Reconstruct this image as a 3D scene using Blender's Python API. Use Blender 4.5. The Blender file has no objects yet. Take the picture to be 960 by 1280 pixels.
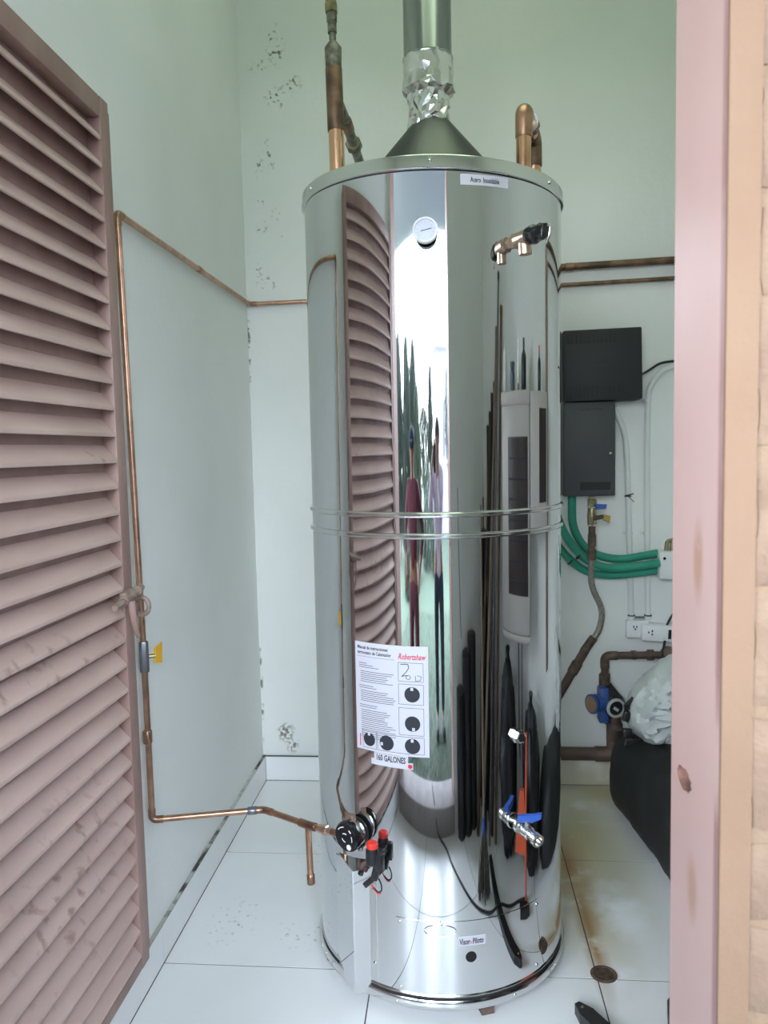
import bpy, bmesh, math, random
from mathutils import Vector, Matrix, noise

S = bpy.context.scene
COL = S.collection
PI = math.pi
rng = random.Random(7)

# ------------------------------------------------------------------ camera
CAM = Vector((0, 0, 1.45))
cam_d = bpy.data.cameras.new('camera')
cam = bpy.data.objects.new('camera', cam_d)
COL.objects.link(cam)
right = Vector((0.99609, 0.0872, -0.02271))
down = Vector((-0.01553, -0.08193, -0.99652))
fwd = Vector((-0.0887, 0.99292, -0.08027))
right.normalize()
fwd = (fwd - right * fwd.dot(right)).normalized()
up = right.cross(fwd).normalized()
cam.matrix_world = Matrix(((right.x, up.x, -fwd.x, CAM.x), (right.y, up.y, -fwd.y, CAM.y),
                           (right.z, up.z, -fwd.z, CAM.z), (0, 0, 0, 1)))
cam_d.sensor_fit = 'VERTICAL'
cam_d.sensor_height = 32
cam_d.lens = 970 / 1280 * 32
cam_d.clip_start = 0.004
cam_d.clip_end = 300
cam_d.dof.use_dof = True
cam_d.dof.focus_distance = 2.0
cam_d.dof.aperture_fstop = 7.0
S.camera = cam

# ------------------------------------------------------------------ sky, exposure
W = bpy.data.worlds.new('overcast_sky')
S.world = W
W.use_nodes = True
nt = W.node_tree
nt.nodes.clear()
tc = nt.nodes.new('ShaderNodeTexCoord')
sx = nt.nodes.new('ShaderNodeSeparateXYZ')
cr = nt.nodes.new('ShaderNodeValToRGB')
cr.color_ramp.elements[0].position = 0.47
cr.color_ramp.elements[0].color = (0.30, 0.33, 0.28, 1)
cr.color_ramp.elements[1].position = 0.52
cr.color_ramp.elements[1].color = (0.88, 0.94, 1.0, 1)
e2 = cr.color_ramp.elements.new(0.85)
e2.color = (0.70, 0.84, 1.0, 1)
mr = nt.nodes.new('ShaderNodeMapRange')
mr.inputs[1].default_value = -1
mr.inputs[2].default_value = 1
bg = nt.nodes.new('ShaderNodeBackground')
bg.inputs[1].default_value = 24.0
wo = nt.nodes.new('ShaderNodeOutputWorld')
nt.links.new(tc.outputs['Generated'], sx.inputs[0])
nt.links.new(sx.outputs[2], mr.inputs[0])
nt.links.new(mr.outputs[0], cr.inputs[0])
nt.links.new(cr.outputs[0], bg.inputs[0])
nt.links.new(bg.outputs[0], wo.inputs[0])
S.view_settings.view_transform = 'Standard'
S.view_settings.look = 'None'
S.view_settings.gamma = 1
S.view_settings.use_curve_mapping = False
S.view_settings.exposure = 0.12
S.cycles.max_bounces = 14
S.cycles.diffuse_bounces = 8
S.cycles.glossy_bounces = 6
S.cycles.use_denoising = True
S.cycles.sample_clamp_indirect = 8
# a portal in the doorway: only guides sky sampling, gives no light of its own
pd = bpy.data.lights.new('doorway_portal', 'AREA')
pd.shape = 'RECTANGLE'
pd.size = 1.04
pd.size_y = 2.80
pd.cycles.is_portal = True
po = bpy.data.objects.new('doorway_portal', pd)
COL.objects.link(po)
po.location = (-0.277, 0.71, 1.52)
po.rotation_euler = (PI / 2, 0, 0)
po.scale = (1, 1, 1)

# ------------------------------------------------------------------ materials
def mat(name, col, rough=0.6, metal=0.0, var=0.0, vscale=6.0, bump=0.0, bscale=40.0, col2=None, spec=0.5,
        stretch=(1, 1, 1), coat=0.0, thr=(0.35, 0.65)):
    m = bpy.data.materials.new(name)
    m.use_nodes = True
    t = m.node_tree
    b = t.nodes['Principled BSDF']
    b.inputs['Base Color'].default_value = (*col, 1)
    b.inputs['Roughness'].default_value = rough
    b.inputs['Metallic'].default_value = metal
    b.inputs['Specular IOR Level'].default_value = spec
    b.inputs['Coat Weight'].default_value = coat
    g = t.nodes.new('ShaderNodeNewGeometry')
    mp = t.nodes.new('ShaderNodeMapping')
    mp.inputs['Scale'].default_value = stretch
    t.links.new(g.outputs['Position'], mp.inputs[0])
    m['pos'] = mp.name
    if var > 0 or col2:
        n = t.nodes.new('ShaderNodeTexNoise')
        n.inputs['Scale'].default_value = vscale
        n.inputs['Detail'].default_value = 6
        t.links.new(mp.outputs[0], n.inputs[0])
        r = t.nodes.new('ShaderNodeValToRGB')
        c2 = col2 or tuple(max(0, c * (1 - var)) for c in col)
        r.color_ramp.elements[0].position = thr[0]
        r.color_ramp.elements[1].position = thr[1]
        r.color_ramp.elements[0].color = (*c2, 1)
        r.color_ramp.elements[1].color = (*col, 1)
        t.links.new(n.outputs[0], r.inputs[0])
        t.links.new(r.outputs[0], b.inputs['Base Color'])
    if bump > 0:
        n2 = t.nodes.new('ShaderNodeTexNoise')
        n2.inputs['Scale'].default_value = bscale
        n2.inputs['Detail'].default_value = 5
        t.links.new(mp.outputs[0], n2.inputs[0])
        bn = t.nodes.new('ShaderNodeBump')
        bn.inputs['Strength'].default_value = bump
        bn.inputs['Distance'].default_value = 0.01
        t.links.new(n2.outputs[0], bn.inputs['Height'])
        t.links.new(bn.outputs[0], b.inputs['Normal'])
    return m

def spots(m, items, col, nscale=60, nthr=0.5, axes=(1, 1, 1), soft=0.6):
    """stains with a shape of their own at places (centre, radii) mixed over a material"""
    t = m.node_tree
    b = t.nodes['Principled BSDF']
    g = t.nodes.new('ShaderNodeNewGeometry')
    n = t.nodes.new('ShaderNodeTexNoise')
    n.inputs['Scale'].default_value = nscale
    n.inputs['Detail'].default_value = 4
    t.links.new(g.outputs['Position'], n.inputs[0])
    acc = None
    for c, r in items:
        s = t.nodes.new('ShaderNodeVectorMath'); s.operation = 'SUBTRACT'
        s.inputs[1].default_value = c
        t.links.new(g.outputs['Position'], s.inputs[0])
        d = t.nodes.new('ShaderNodeVectorMath'); d.operation = 'DIVIDE'
        d.inputs[1].default_value = r
        t.links.new(s.outputs[0], d.inputs[0])
        l = t.nodes.new('ShaderNodeVectorMath'); l.operation = 'LENGTH'
        t.links.new(d.outputs[0], l.inputs[0])
        q = t.nodes.new('ShaderNodeMapRange')
        q.inputs[1].default_value = 1.0; q.inputs[2].default_value = 1.0 - soft
        q.inputs[3].default_value = 0.0; q.inputs[4].default_value = 1.0
        t.links.new(l.outputs['Value'], q.inputs[0])
        if acc is None: acc = q.outputs[0]
        else:
            a = t.nodes.new('ShaderNodeMath'); a.operation = 'MAXIMUM'
            t.links.new(acc, a.inputs[0]); t.links.new(q.outputs[0], a.inputs[1]); acc = a.outputs[0]
    nm = t.nodes.new('ShaderNodeMapRange')
    nm.inputs[1].default_value = nthr; nm.inputs[2].default_value = nthr + 0.12
    t.links.new(n.outputs[0], nm.inputs[0])
    mu = t.nodes.new('ShaderNodeMath'); mu.operation = 'MULTIPLY'
    t.links.new(acc, mu.inputs[0]); t.links.new(nm.outputs[0], mu.inputs[1])
    mx = t.nodes.new('ShaderNodeMix'); mx.data_type = 'RGBA'
    src = b.inputs['Base Color']
    if src.is_linked: t.links.new(src.links[0].from_socket, mx.inputs[6])
    else: mx.inputs[6].default_value = src.default_value
    mx.inputs[7].default_value = (*col, 1)
    t.links.new(mu.outputs[0], mx.inputs[0])
    t.links.new(mx.outputs[2], b.inputs['Base Color'])
    return m

M = {}
WALLC = (0.82, 0.835, 0.815)
M['wall'] = mat('wall_paint', WALLC, 0.75, var=0.05, vscale=2.2, bump=0.12, bscale=35)
M['wall_back'] = mat('wall_paint_back', WALLC, 0.75, var=0.05, vscale=2.2, bump=0.12, bscale=35)
MY = 3.286
mould = [((-.70, MY, 3.11), (.05, 1, .10)), ((-.775, MY, 3.04), (.06, 1, .03)), ((-.70, MY, 2.91), (.07, 1, .05)),
         ((-.63, MY, 2.96), (.06, 1, .04)), ((-.785, MY, 2.63), (.025, 1, .06)), ((-.74, MY, 2.68), (.03, 1, .08)),
         ((-.775, MY, 2.49), (.03, 1, .02)), ((-.72, MY, 2.44), (.035, 1, .03)), ((-.78, MY, 2.39), (.03, 1, .03)),
         ((-.69, MY, 2.355), (.03, 1, .012)), ((-.80, MY, 2.21), (.02, 1, .04)), ((-.77, MY, 2.16), (.05, 1, .035))]
spots(M['wall_back'], mould, (0.13, 0.14, 0.10), 52, 0.545)
spots(M['wall_back'], [((-.725, MY, .165), (.035, 1, .05)), ((-.75, MY, .215), (.05, 1, .05))], (0.20, 0.19, 0.14), 60, 0.47)
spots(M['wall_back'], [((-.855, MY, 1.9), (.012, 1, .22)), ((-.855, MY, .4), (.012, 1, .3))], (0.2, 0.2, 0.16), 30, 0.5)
M['ceiling'] = mat('ceiling_paint', (0.80, 0.84, 0.78), 0.8)
M['soffit'] = mat('soffit_paint', (0.42, 0.44, 0.50), 0.8)
M['tile'] = mat('floor_tile_glaze', (0.83, 0.835, 0.84), 0.28, var=0.04, vscale=3, bump=0.03, bscale=12)
spots(M['tile'], [((.46, 2.80, 0), (.24, .80, 1)), ((.42, 2.42, 0), (.17, .48, 1)), ((.62, 3.2, 0), (.4, .25, 1))], (0.50, 0.44, 0.27), 3.2, 0.30, soft=0.9)
spots(M['tile'], [((.388, 2.30, 0), (.042, .42, 1)), ((.39, 2.16, 0), (.03, .18, 1)), ((.38, 2.62, 0), (.09, .36, 1))], (0.36, 0.20, 0.075), 9, 0.36, soft=0.95)
spots(M['tile'], [((-.47, 2.68, 0), (.12, .22, 1)), ((-.46, 2.2, 0), (.12, .1, 1)), ((-.7, 2.25, 0), (.1, .16, 1))], (0.42, 0.40, 0.36), 55, 0.60)
M['grout'] = mat('grout', (0.085, 0.085, 0.08), 0.9, var=0.4, vscale=9)
M['dirt'] = mat('dirty_joint', (0.50, 0.51, 0.48), 0.9, col2=(0.06, 0.06, 0.05), vscale=14, thr=(0.44, 0.58))
M['steel'] = mat('polished_stainless', (0.71, 0.72, 0.735), 0.035, 1.0)
M['steel_ring'] = mat('stainless_trim', (0.72, 0.72, 0.72), 0.14, 1.0)
M['steel_lid'] = mat('stainless_lid', (0.13, 0.135, 0.13), 0.42, 1.0, bump=0.03, bscale=200)
M['galv'] = mat('galvanised_duct', (0.40, 0.425, 0.42), 0.22, 1.0, var=0.12, vscale=8, stretch=(1, 1, .25))
M['foil'] = mat('aluminium_foil', (0.78, 0.78, 0.77), 0.16, 1.0)
M['zinc'] = mat('bright_zinc', (0.72, 0.71, 0.69), 0.20, 1.0, var=0.15, vscale=60)
M['copper'] = mat('copper', (0.56, 0.33, 0.225), 0.32, 1.0, col2=(0.30, 0.175, 0.125), vscale=22, thr=(0.25, 0.6))
M['copper_new'] = mat('bright_copper', (0.80, 0.48, 0.30), 0.22, 1.0, col2=(0.55, 0.30, 0.18), vscale=12, thr=(0.3, 0.55))
M['copper_old'] = mat('tarnished_copper', (0.30, 0.18, 0.12), 0.45, 0.9, col2=(0.12, 0.085, 0.06), vscale=18)
M['copper_fit'] = mat('copper_fitting', (0.42, 0.24, 0.16), 0.36, 1.0, col2=(0.26, 0.16, 0.12), vscale=30)
M['verdigris'] = mat('flux_burnt_copper', (0.25, 0.26, 0.20), 0.5, 0.6, col2=(0.10, 0.08, 0.06), vscale=45)
M['brass'] = mat('old_brass', (0.42, 0.36, 0.22), 0.35, 1.0, var=0.4, vscale=40)
M['bronze'] = mat('pink_bronze', (0.72, 0.52, 0.40), 0.38, 1.0, var=0.25, vscale=40)
M['rusty'] = mat('rusted_pipe', (0.17, 0.115, 0.085), 0.75, 0.3, col2=(0.07, 0.05, 0.04), vscale=30, bump=0.2, bscale=90)
M['brownpipe'] = mat('dark_brown_pipe', (0.135, 0.085, 0.068), 0.55, 0.2, col2=(0.07, 0.045, 0.035), vscale=9, bump=.1, bscale=60)
M['braid'] = mat('braided_hose', (0.42, 0.40, 0.36), 0.4, 0.9, col2=(0.16, 0.145, 0.13), vscale=260)
M['green'] = mat('green_conduit', (0.028, 0.30, 0.205), 0.5, var=0.15, vscale=12)
M['pvc'] = mat('white_pvc', (0.74, 0.76, 0.75), 0.5, var=0.05, vscale=10)
M['white'] = mat('white_plastic', (0.80, 0.81, 0.83), 0.4)
M['black'] = mat('black_plastic', (0.014, 0.014, 0.016), 0.35)
M['blackgloss'] = mat('gloss_black', (0.010, 0.010, 0.012), 0.18)
M['rubber'] = mat('black_rubber', (0.018, 0.018, 0.018), 0.7)
M['charcoal'] = mat('charcoal_box', (0.017, 0.0175, 0.020), 0.55, bump=0.08, bscale=220)
M['charcoal2'] = mat('charcoal_recess', (0.010, 0.010, 0.012), 0.5)
M['greybox'] = mat('grey_painted_metal', (0.055, 0.057, 0.065), 0.55, var=0.1, vscale=5)
M['greydark'] = mat('dark_print', (0.028, 0.028, 0.032), 0.6)
M['blue'] = mat('blue_lever', (0.03, 0.10, 0.42), 0.4)
M['bluepump'] = mat('blue_pump_paint', (0.035, 0.09, 0.30), 0.45)
M['pumpface'] = mat('pump_plate', (0.26, 0.20, 0.12), 0.5, col2=(0.30, 0.10, 0.07), vscale=30)
M['yellow'] = mat('yellow_lever', (0.80, 0.43, 0.03), 0.4)
M['yellowold'] = mat('faded_yellow_lever', (0.40, 0.30, 0.06), 0.5)
M['red'] = mat('red_button', (0.70, 0.035, 0.025), 0.4)
M['darkred'] = mat('dark_red_button', (0.22, 0.02, 0.03), 0.4)
M['orange'] = mat('orange_plastic', (0.62, 0.09, 0.03), 0.45)
M['paper'] = mat('white_card', (0.50, 0.50, 0.555), 0.5)
M['dial'] = mat('gauge_dial_face', (0.36, 0.40, 0.48), 0.3)
M['ring'] = mat('pale_metal_ring', (0.62, 0.62, 0.62), 0.5, 0.3)
M['ink'] = mat('black_ink', (0.016, 0.017, 0.028), 0.7)
M['inkgrey'] = mat('grey_ink', (0.075, 0.078, 0.10), 0.7)
M['inkred'] = mat('red_ink', (0.52, 0.015, 0.05), 0.6)
M['hole'] = mat('dark_hole', (0.004, 0.004, 0.004), 0.9)
M['rusthole'] = mat('rusty_hole', (0.09, 0.055, 0.03), 0.9, col2=(0.02, 0.013, 0.01), vscale=60)
M['slat'] = mat('door_slat_paint', (0.58, 0.42, 0.375), 0.5, col2=(0.50, 0.355, 0.315), vscale=7, stretch=(1, .5, 2), bump=.06, bscale=30)
spots(M['slat'], [((-.82, 1.50, .55), (.2, .30, .3)), ((-.82, 1.3, 1.05), (.2, .35, .06)), ((-.82, 1.6, 1.0), (.2, .25, .05)), ((-.82, 1.7, 1.45), (.2, .06, .06))], (0.34, 0.225, 0.185), 26, 0.56)
M['frame'] = mat('door_frame_paint', (0.34, 0.22, 0.19), 0.5, col2=(0.26, 0.155, 0.135), vscale=9, stretch=(1, 1, .3), bump=.08, bscale=40)
M['latch'] = mat('painted_latch', (0.32, 0.24, 0.20), 0.5, col2=(0.22, 0.15, 0.12), vscale=40)
M['pink'] = mat('pink_paint', (0.58, 0.385, 0.345), 0.45, col2=(0.53, 0.335, 0.30), vscale=3.5, stretch=(1, 1, .7))
spots(M['pink'], [((.245, .81, .98), (.3, .022, .045)), ((.245, .80, 1.33), (.3, .02, .05))], (0.44, 0.25, 0.18), 25, 0.30)
spots(M['pink'], [((.245, .735, 1.1), (.3, .012, 1.4))], (0.34, 0.175, 0.165), 5, 0.35)
M['hole_wood'] = mat('raw_hole_edge', (0.26, 0.13, 0.10), 0.8, col2=(0.14, 0.07, 0.055), vscale=70)
M['peach'] = mat('peach_plaster', (0.258, 0.160, 0.103), 0.8, col2=(0.238, 0.142, 0.089), vscale=5, bump=.15, bscale=90)
M['stone'] = mat('peach_stone', (0.27, 0.18, 0.122), 0.85, col2=(0.22, 0.135, 0.095), vscale=14, bump=.5, bscale=45)
M['mortar'] = mat('peach_mortar', (0.27, 0.178, 0.115), 0.9, bump=.4, bscale=60)
M['sill'] = mat('sill_concrete', (0.30, 0.265, 0.265), 0.7, var=0.2, vscale=9, bump=.1)
M['blackbag'] = mat('black_canvas', (0.009, 0.009, 0.011), 0.65, var=.3, vscale=30, bump=.15, bscale=300)
M['whitebag'] = mat('white_sheet_plastic', (0.62, 0.65, 0.64), 0.42, var=.12, vscale=9, bump=.35, bscale=26, spec=0.4)
M['grass'] = mat('lawn', (0.030, 0.050, 0.026), 0.9, col2=(0.018, 0.032, 0.016), vscale=16, bump=.6, bscale=90)
M['leaf'] = mat('dark_leaf', (0.022, 0.034, 0.024), 0.7, col2=(0.012, 0.020, 0.015), vscale=3)
M['leaf2'] = mat('mid_leaf', (0.030, 0.050, 0.028), 0.7, col2=(0.018, 0.03, 0.018), vscale=3)
M['bark'] = mat('bark', (0.10, 0.075, 0.055), 0.9, bump=.6, bscale=30)
M['house'] = mat('pale_house_wall', (0.20, 0.20, 0.24), 0.8, var=.06, vscale=1.5)
M['roof'] = mat('grey_roof', (0.42, 0.42, 0.47), 0.8)
M['pane'] = mat('window_pane', (0.10, 0.11, 0.13), 0.08, spec=.8)
M['cream'] = mat('cream_enamel', (0.47, 0.44, 0.41), 0.38)
M['grille'] = mat('dark_grille', (0.035, 0.025, 0.022), 0.45)
M['wood'] = mat('brown_wood', (0.17, 0.095, 0.055), 0.6, col2=(0.09, 0.05, 0.03), vscale=12, stretch=(4, 4, .6))
M['palewood'] = mat('pale_wood', (0.33, 0.24, 0.18), 0.6, var=.3, vscale=10, stretch=(4, 4, .6))
M['greymetal'] = mat('grey_tube', (0.20, 0.20, 0.22), 0.35, .8)
M['darktarp'] = mat('dark_tarpaulin', (0.010, 0.010, 0.014), 0.5, bump=.3, bscale=14)
M['fibre'] = mat('mop_fibre', (0.14, 0.125, 0.11), 0.95, col2=(0.07, 0.06, 0.055), vscale=50)
M['box'] = mat('brown_cardboard', (0.30, 0.19, 0.11), 0.85)
M['bluecan'] = mat('blue_grey_can', (0.08, 0.11, 0.17), 0.35)
M['skin'] = mat('skin', (0.22, 0.12, 0.085), 0.55)
M['shirt_pale'] = mat('lavender_shirt_cloth', (0.52, 0.48, 0.60), 0.85)
M['jeans'] = mat('blue_denim', (0.022, 0.036, 0.070), 0.9, var=.25, vscale=25)
M['magenta'] = mat('magenta_cloth', (0.10, 0.022, 0.042), 0.85, var=.2, vscale=8)
M['navy'] = mat('navy_cap', (0.022, 0.034, 0.075), 0.8)
M['hair'] = mat('black_hair', (0.015, 0.012, 0.010), 0.5)
M['eye'] = mat('dark_eye', (0.01, 0.01, 0.01), 0.2)
M['lip'] = mat('lip', (0.36, 0.15, 0.12), 0.5)
M['shoe'] = mat('dark_shoe', (0.03, 0.03, 0.035), 0.6)

# ------------------------------------------------------------------ mesh helpers
ORG = {}

def basis(d):
    d = Vector(d).normalized()
    a = Vector((0, 0, 1)) if abs(d.z) < 0.9 else Vector((1, 0, 0))
    u = a.cross(d).normalized()
    return u, d.cross(u), d

class MB:
    def __init__(s):
        s.v = []; s.f = []
    def add(s, vs, fs):
        b = len(s.v)
        s.v += [Vector(p) for p in vs]
        s.f += [tuple(b + i for i in f) for f in fs]
        return s
    def loft(s, rings, caps=True, closed=True):
        n = len(rings[0]); vs = [p for r in rings for p in r]; fs = []
        for k in range(len(rings) - 1):
            for i in range(n if closed else n - 1):
                j = (i + 1) % n
                fs.append((k * n + i, k * n + j, (k + 1) * n + j, (k + 1) * n + i))
        if caps:
            fs.append(tuple(range(n - 1, -1, -1)))
            fs.append(tuple((len(rings) - 1) * n + i for i in range(n)))
        return s.add(vs, fs)
    def lathe(s, prof, o, axis=(0, 0, 1), seg=24, caps=True):
        u, w, d = basis(axis); o = Vector(o); rings = []
        for r, h in prof:
            rings.append([o + d * h + (u * math.cos(2 * PI * i / seg) + w * math.sin(2 * PI * i / seg)) * max(r, 1e-5) for i in range(seg)])
        return s.loft(rings, caps)
    def cyl(s, a, b, r, r2=None, seg=14):
        a = Vector(a); b = Vector(b)
        return s.lathe([(r, 0), (r2 if r2 is not None else r, (b - a).length)], a, b - a, seg)
    def tube(s, pts, r, seg=12, bend=0.0, steps=6, caps=True):
        P = [Vector(p) for p in pts]
        if bend > 0 and len(P) > 2:
            Q = [P[0]]
            for i in range(1, len(P) - 1):
                a, b, c = P[i - 1], P[i], P[i + 1]
                d1 = (a - b); d2 = (c - b)
                t = min(bend, d1.length * .48, d2.length * .48)
                p, q = b + d1.normalized() * t, b + d2.normalized() * t
                for k in range(steps + 1):
                    x = k / steps
                    Q.append(p * (1 - x) ** 2 + b * 2 * x * (1 - x) + q * x * x)
            Q.append(P[-1]); P = Q
        rad = r if callable(r) else (lambda x: r)
        rings = []; u = None
        for i, p in enumerate(P):
            d = (P[min(i + 1, len(P) - 1)] - P[max(i - 1, 0)]).normalized()
            if u is None: u = basis(d)[0]
            u = (u - d * u.dot(d)).normalized(); w = d.cross(u)
            R = rad(i / (len(P) - 1))
            rings.append([p + (u * math.cos(2 * PI * k / seg) + w * math.sin(2 * PI * k / seg)) * R for k in range(seg)])
        return s.loft(rings, caps)
    def box(s, c, size, rot=None, bev=0.0, seg=2):
        bm = bmesh.new()
        bmesh.ops.create_cube(bm, size=1)
        for v in bm.verts: v.co = Vector((v.co.x * size[0], v.co.y * size[1], v.co.z * size[2]))
        if bev > 0: bmesh.ops.bevel(bm, geom=bm.edges[:], offset=bev, segments=seg, affect='EDGES', profile=.5)
        Rm = rot if isinstance(rot, Matrix) else (Matrix.Identity(3) if rot is None else __import__('mathutils').Euler(rot).to_matrix())
        c = Vector(c); bm.verts.index_update()
        s.add([c + Rm @ v.co for v in bm.verts], [tuple(v.index for v in f.verts) for f in bm.faces]); bm.free()
        return s
    def mm(s, lo, hi, bev=0.0):
        return s.box([(a + b) / 2 for a, b in zip(lo, hi)], [b - a for a, b in zip(lo, hi)], bev=bev)
    def prism(s, poly, ext):
        ext = Vector(ext); n = len(poly); P = [Vector(p) for p in poly]
        return s.add(P + [p + ext for p in P], [tuple(range(n - 1, -1, -1)), tuple(range(n, 2 * n))] + [(i, (i + 1) % n, n + (i + 1) % n, n + i) for i in range(n)])
    def blob(s, c, rad, amp=.15, fr=2.0, seed=0, sub=3, flat=None, sq=1.0):
        bm = bmesh.new(); bmesh.ops.create_icosphere(bm, subdivisions=sub, radius=1)
        c = Vector(c); off = Vector((seed * 3.7, seed * 1.3, seed * 7.1))
        for v in bm.verts:
            p = v.co.copy()
            if sq != 1.0: p = Vector([math.copysign(abs(x) ** sq, x) for x in p])
            n_ = noise.fractal(p * fr + off, 1.0, 2.0, 4)
            q = p * (1 + amp * n_)
            w = c + Vector((q.x * rad[0], q.y * rad[1], q.z * rad[2]))
            if flat is not None and w.z < flat: w.z = flat
            v.co = w
        bm.verts.index_update()
        s.add([v.co.copy() for v in bm.verts], [tuple(v.index for v in f.verts) for f in bm.faces]); bm.free()
        return s
    def build(s, name, m, parent=None, smooth=40, stuff=False):
        me = bpy.data.meshes.new(name)
        o = bpy.data.objects.new(name, me)
        off = Vector((0, 0, 0))
        if parent is not None:
            o.parent = parent
            off = ORG.get(parent.name, Vector((0, 0, 0)))
        ORG[o.name] = off
        me.from_pydata([p - off for p in s.v], [], s.f)
        bm = bmesh.new(); bm.from_mesh(me)
        bmesh.ops.recalc_face_normals(bm, faces=bm.faces); bm.to_mesh(me); bm.free()
        me.materials.append(M[m] if isinstance(m, str) else m)
        if smooth:
            me.polygons.foreach_set('use_smooth', [True] * len(me.polygons))
            me.set_sharp_from_angle(angle=math.radians(smooth))
        COL.objects.link(o)
        if stuff: o['kind'] = 'stuff'
        return o

def tag(o, label=None, cat=None, group=None, kind=None):
    if label: o['label'] = label
    if cat: o['category'] = cat
    if group: o['group'] = group
    if kind: o['kind'] = kind
    return o

def thing(name, loc, label, cat, group=None, kind=None):
    o = bpy.data.objects.new(name, None); COL.objects.link(o)
    o.location = loc; o.empty_display_size = .05
    ORG[o.name] = Vector(loc)
    return tag(o, label, cat, group, kind)

def struct(o):
    o['kind'] = 'structure'; return o

def text_data(body, size, shear=0.0, sx=1.0, align='LEFT', bold=0.0):
    cu = bpy.data.curves.new('t', 'FONT')
    cu.body = body; cu.size = size; cu.shear = shear; cu.align_x = align; cu.resolution_u = 2; cu.offset = bold
    ob = bpy.data.objects.new('t', cu); COL.objects.link(ob)
    bpy.context.view_layer.update()
    dg = bpy.context.evaluated_depsgraph_get()
    me = bpy.data.meshes.new_from_object(ob.evaluated_get(dg))
    vs = [(v.co.x * sx, v.co.y) for v in me.vertices]; fs = [tuple(p.vertices) for p in me.polygons]
    bpy.data.objects.remove(ob); bpy.data.curves.remove(cu); bpy.data.meshes.remove(me)
    return vs, fs

# ------------------------------------------------------------------ room shell
XL, XR, YB, YF, ZC = -0.857, 1.05, 3.286, 0.89, 3.75
struct(MB().mm((XL - .12, YF, -.06), (XL, YB + .12, ZC)).build('wall_left', 'wall', smooth=0))
struct(MB().mm((XL, YB, -.06), (XR, YB + .12, ZC)).build('wall_back', 'wall_back', smooth=0))
struct(MB().mm((XR, YF, -.06), (XR + .12, YB + .12, ZC)).build('wall_right', 'wall', smooth=0))
struct(MB().mm((XL - .12, YF - .17, ZC), (XR + .12, YB + .12, ZC + .1)).build('ceiling', 'ceiling', smooth=0))
OL, OR, OT = -0.80, 0.245, 2.93
LIN = .010
prof = [(-1.9, -.06), (OL - LIN, -.06), (OL - LIN, OT + LIN), (OR + LIN, OT + LIN), (OR + LIN, -.06), (2.4, -.06), (2.4, ZC), (-1.9, ZC)]
wf = struct(MB().prism([(x, .81, z) for x, z in prof], (0, YF - .81, 0)).build('wall_front', 'wall', smooth=0))
we = MB().prism([(x, .73, z) for x, z in prof], (0, .08, 0)).build('outer_leaf', 'mortar', wf, smooth=0)
# rough stones of the outer face, right of the door
z = -.05
k = 0
while z < 3.0:
    h = rng.uniform(.075, .15)
    x = .2730
    while x < 1.2:
        w = rng.uniform(.16, .32)
        seed = k; k += 1
        bmk = MB()
        nx, nz = 9, 7
        front = []; back = []
        for i in range(nx):
            for j in range(nz):
                u = i / (nx - 1); v = j / (nz - 1)
                e = min(u * w, (1 - u) * w, v * h, (1 - v) * h) / .03
                px = x + u * (w - .010); pz = z + v * (h - .012)
                sx_ = .007 * noise.noise(Vector((pz * 22, seed * 1.7, 2.))) * (1 - u) + .006 * noise.noise(Vector((pz * 22, seed * 1.7, 8.))) * u
                sz_ = .008 * noise.noise(Vector((px * 20, seed * 2.3, 5.)))
                dy = .013 * min(1, e) ** .5 + .006 * noise.noise(Vector((px * 16, pz * 16, seed))) * min(1, e)
                front.append((px + sx_, .7285 - max(dy, 0), pz + sz_)); back.append((px + sx_, .7315, pz + sz_))
        n = nx * nz
        fs = [(i * nz + j, (i + 1) * nz + j, (i + 1) * nz + j + 1, i * nz + j + 1) for i in range(nx - 1) for j in range(nz - 1)]
        rim = [j for j in range(nz)] + [i * nz + nz - 1 for i in range(1, nx)] + [(nx - 1) * nz + j for j in range(nz - 2, -1, -1)] + [i * nz for i in range(nx - 2, 0, -1)]
        fs += [(rim[q], rim[(q + 1) % len(rim)], n + rim[(q + 1) % len(rim)], n + rim[q]) for q in range(len(rim))]
        bmk.add(front + back, fs).build('stone', 'stone', wf, smooth=60)
        x += w
    z += h
# pink lining of the opening with a chipped strike hole in the right jamb
def ring_pts(c, ry, rz, n=20, wob=0.0):
    return [(c[0] + ry * math.cos(2 * PI * i / n) * (1 + wob * math.sin(3 * i)), c[1] + rz * math.sin(2 * PI * i / n) * (1 + wob * math.cos(2 * i))) for i in range(n)]
hole = ring_pts((.842, 1.086), .027, .0125, 20, .10)
ca, sa = math.cos(-.12), math.sin(-.12)
hole = [(.842 + (y - .842) * ca - (zz - 1.086) * sa, 1.086 + (y - .842) * sa + (zz - 1.086) * ca) for y, zz in hole]
from mathutils.geometry import tessellate_polygon
def plate(outer, holes, X):
    loops = [[Vector((y, zz, 0)) for y, zz in outer]] + [[Vector((y, zz, 0)) for y, zz in h] for h in holes]
    flat = [p for l in loops for p in l]
    return [(X, p.x, p.y) for p in flat], [tuple(t) for t in tessellate_polygon(loops)]
outer = [(.73, .115), (.89, .115), (.89, OT), (.73, OT)]
t1 = MB()
vs, fs = plate(outer, [hole], OR); t1.add(vs, fs)
vs, fs = plate(outer, [hole], OR + LIN); t1.add(vs, fs)
for l in (outer, hole):
    n = len(l)
    t1.add([(OR, *p) for p in l] + [(OR + LIN, *p) for p in l], [(i, (i + 1) % n, n + (i + 1) % n, n + i) for i in range(n)])
t1o = struct(t1.build('trim_1', 'pink', smooth=0))
hb = MB()
n = len(hole)
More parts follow.
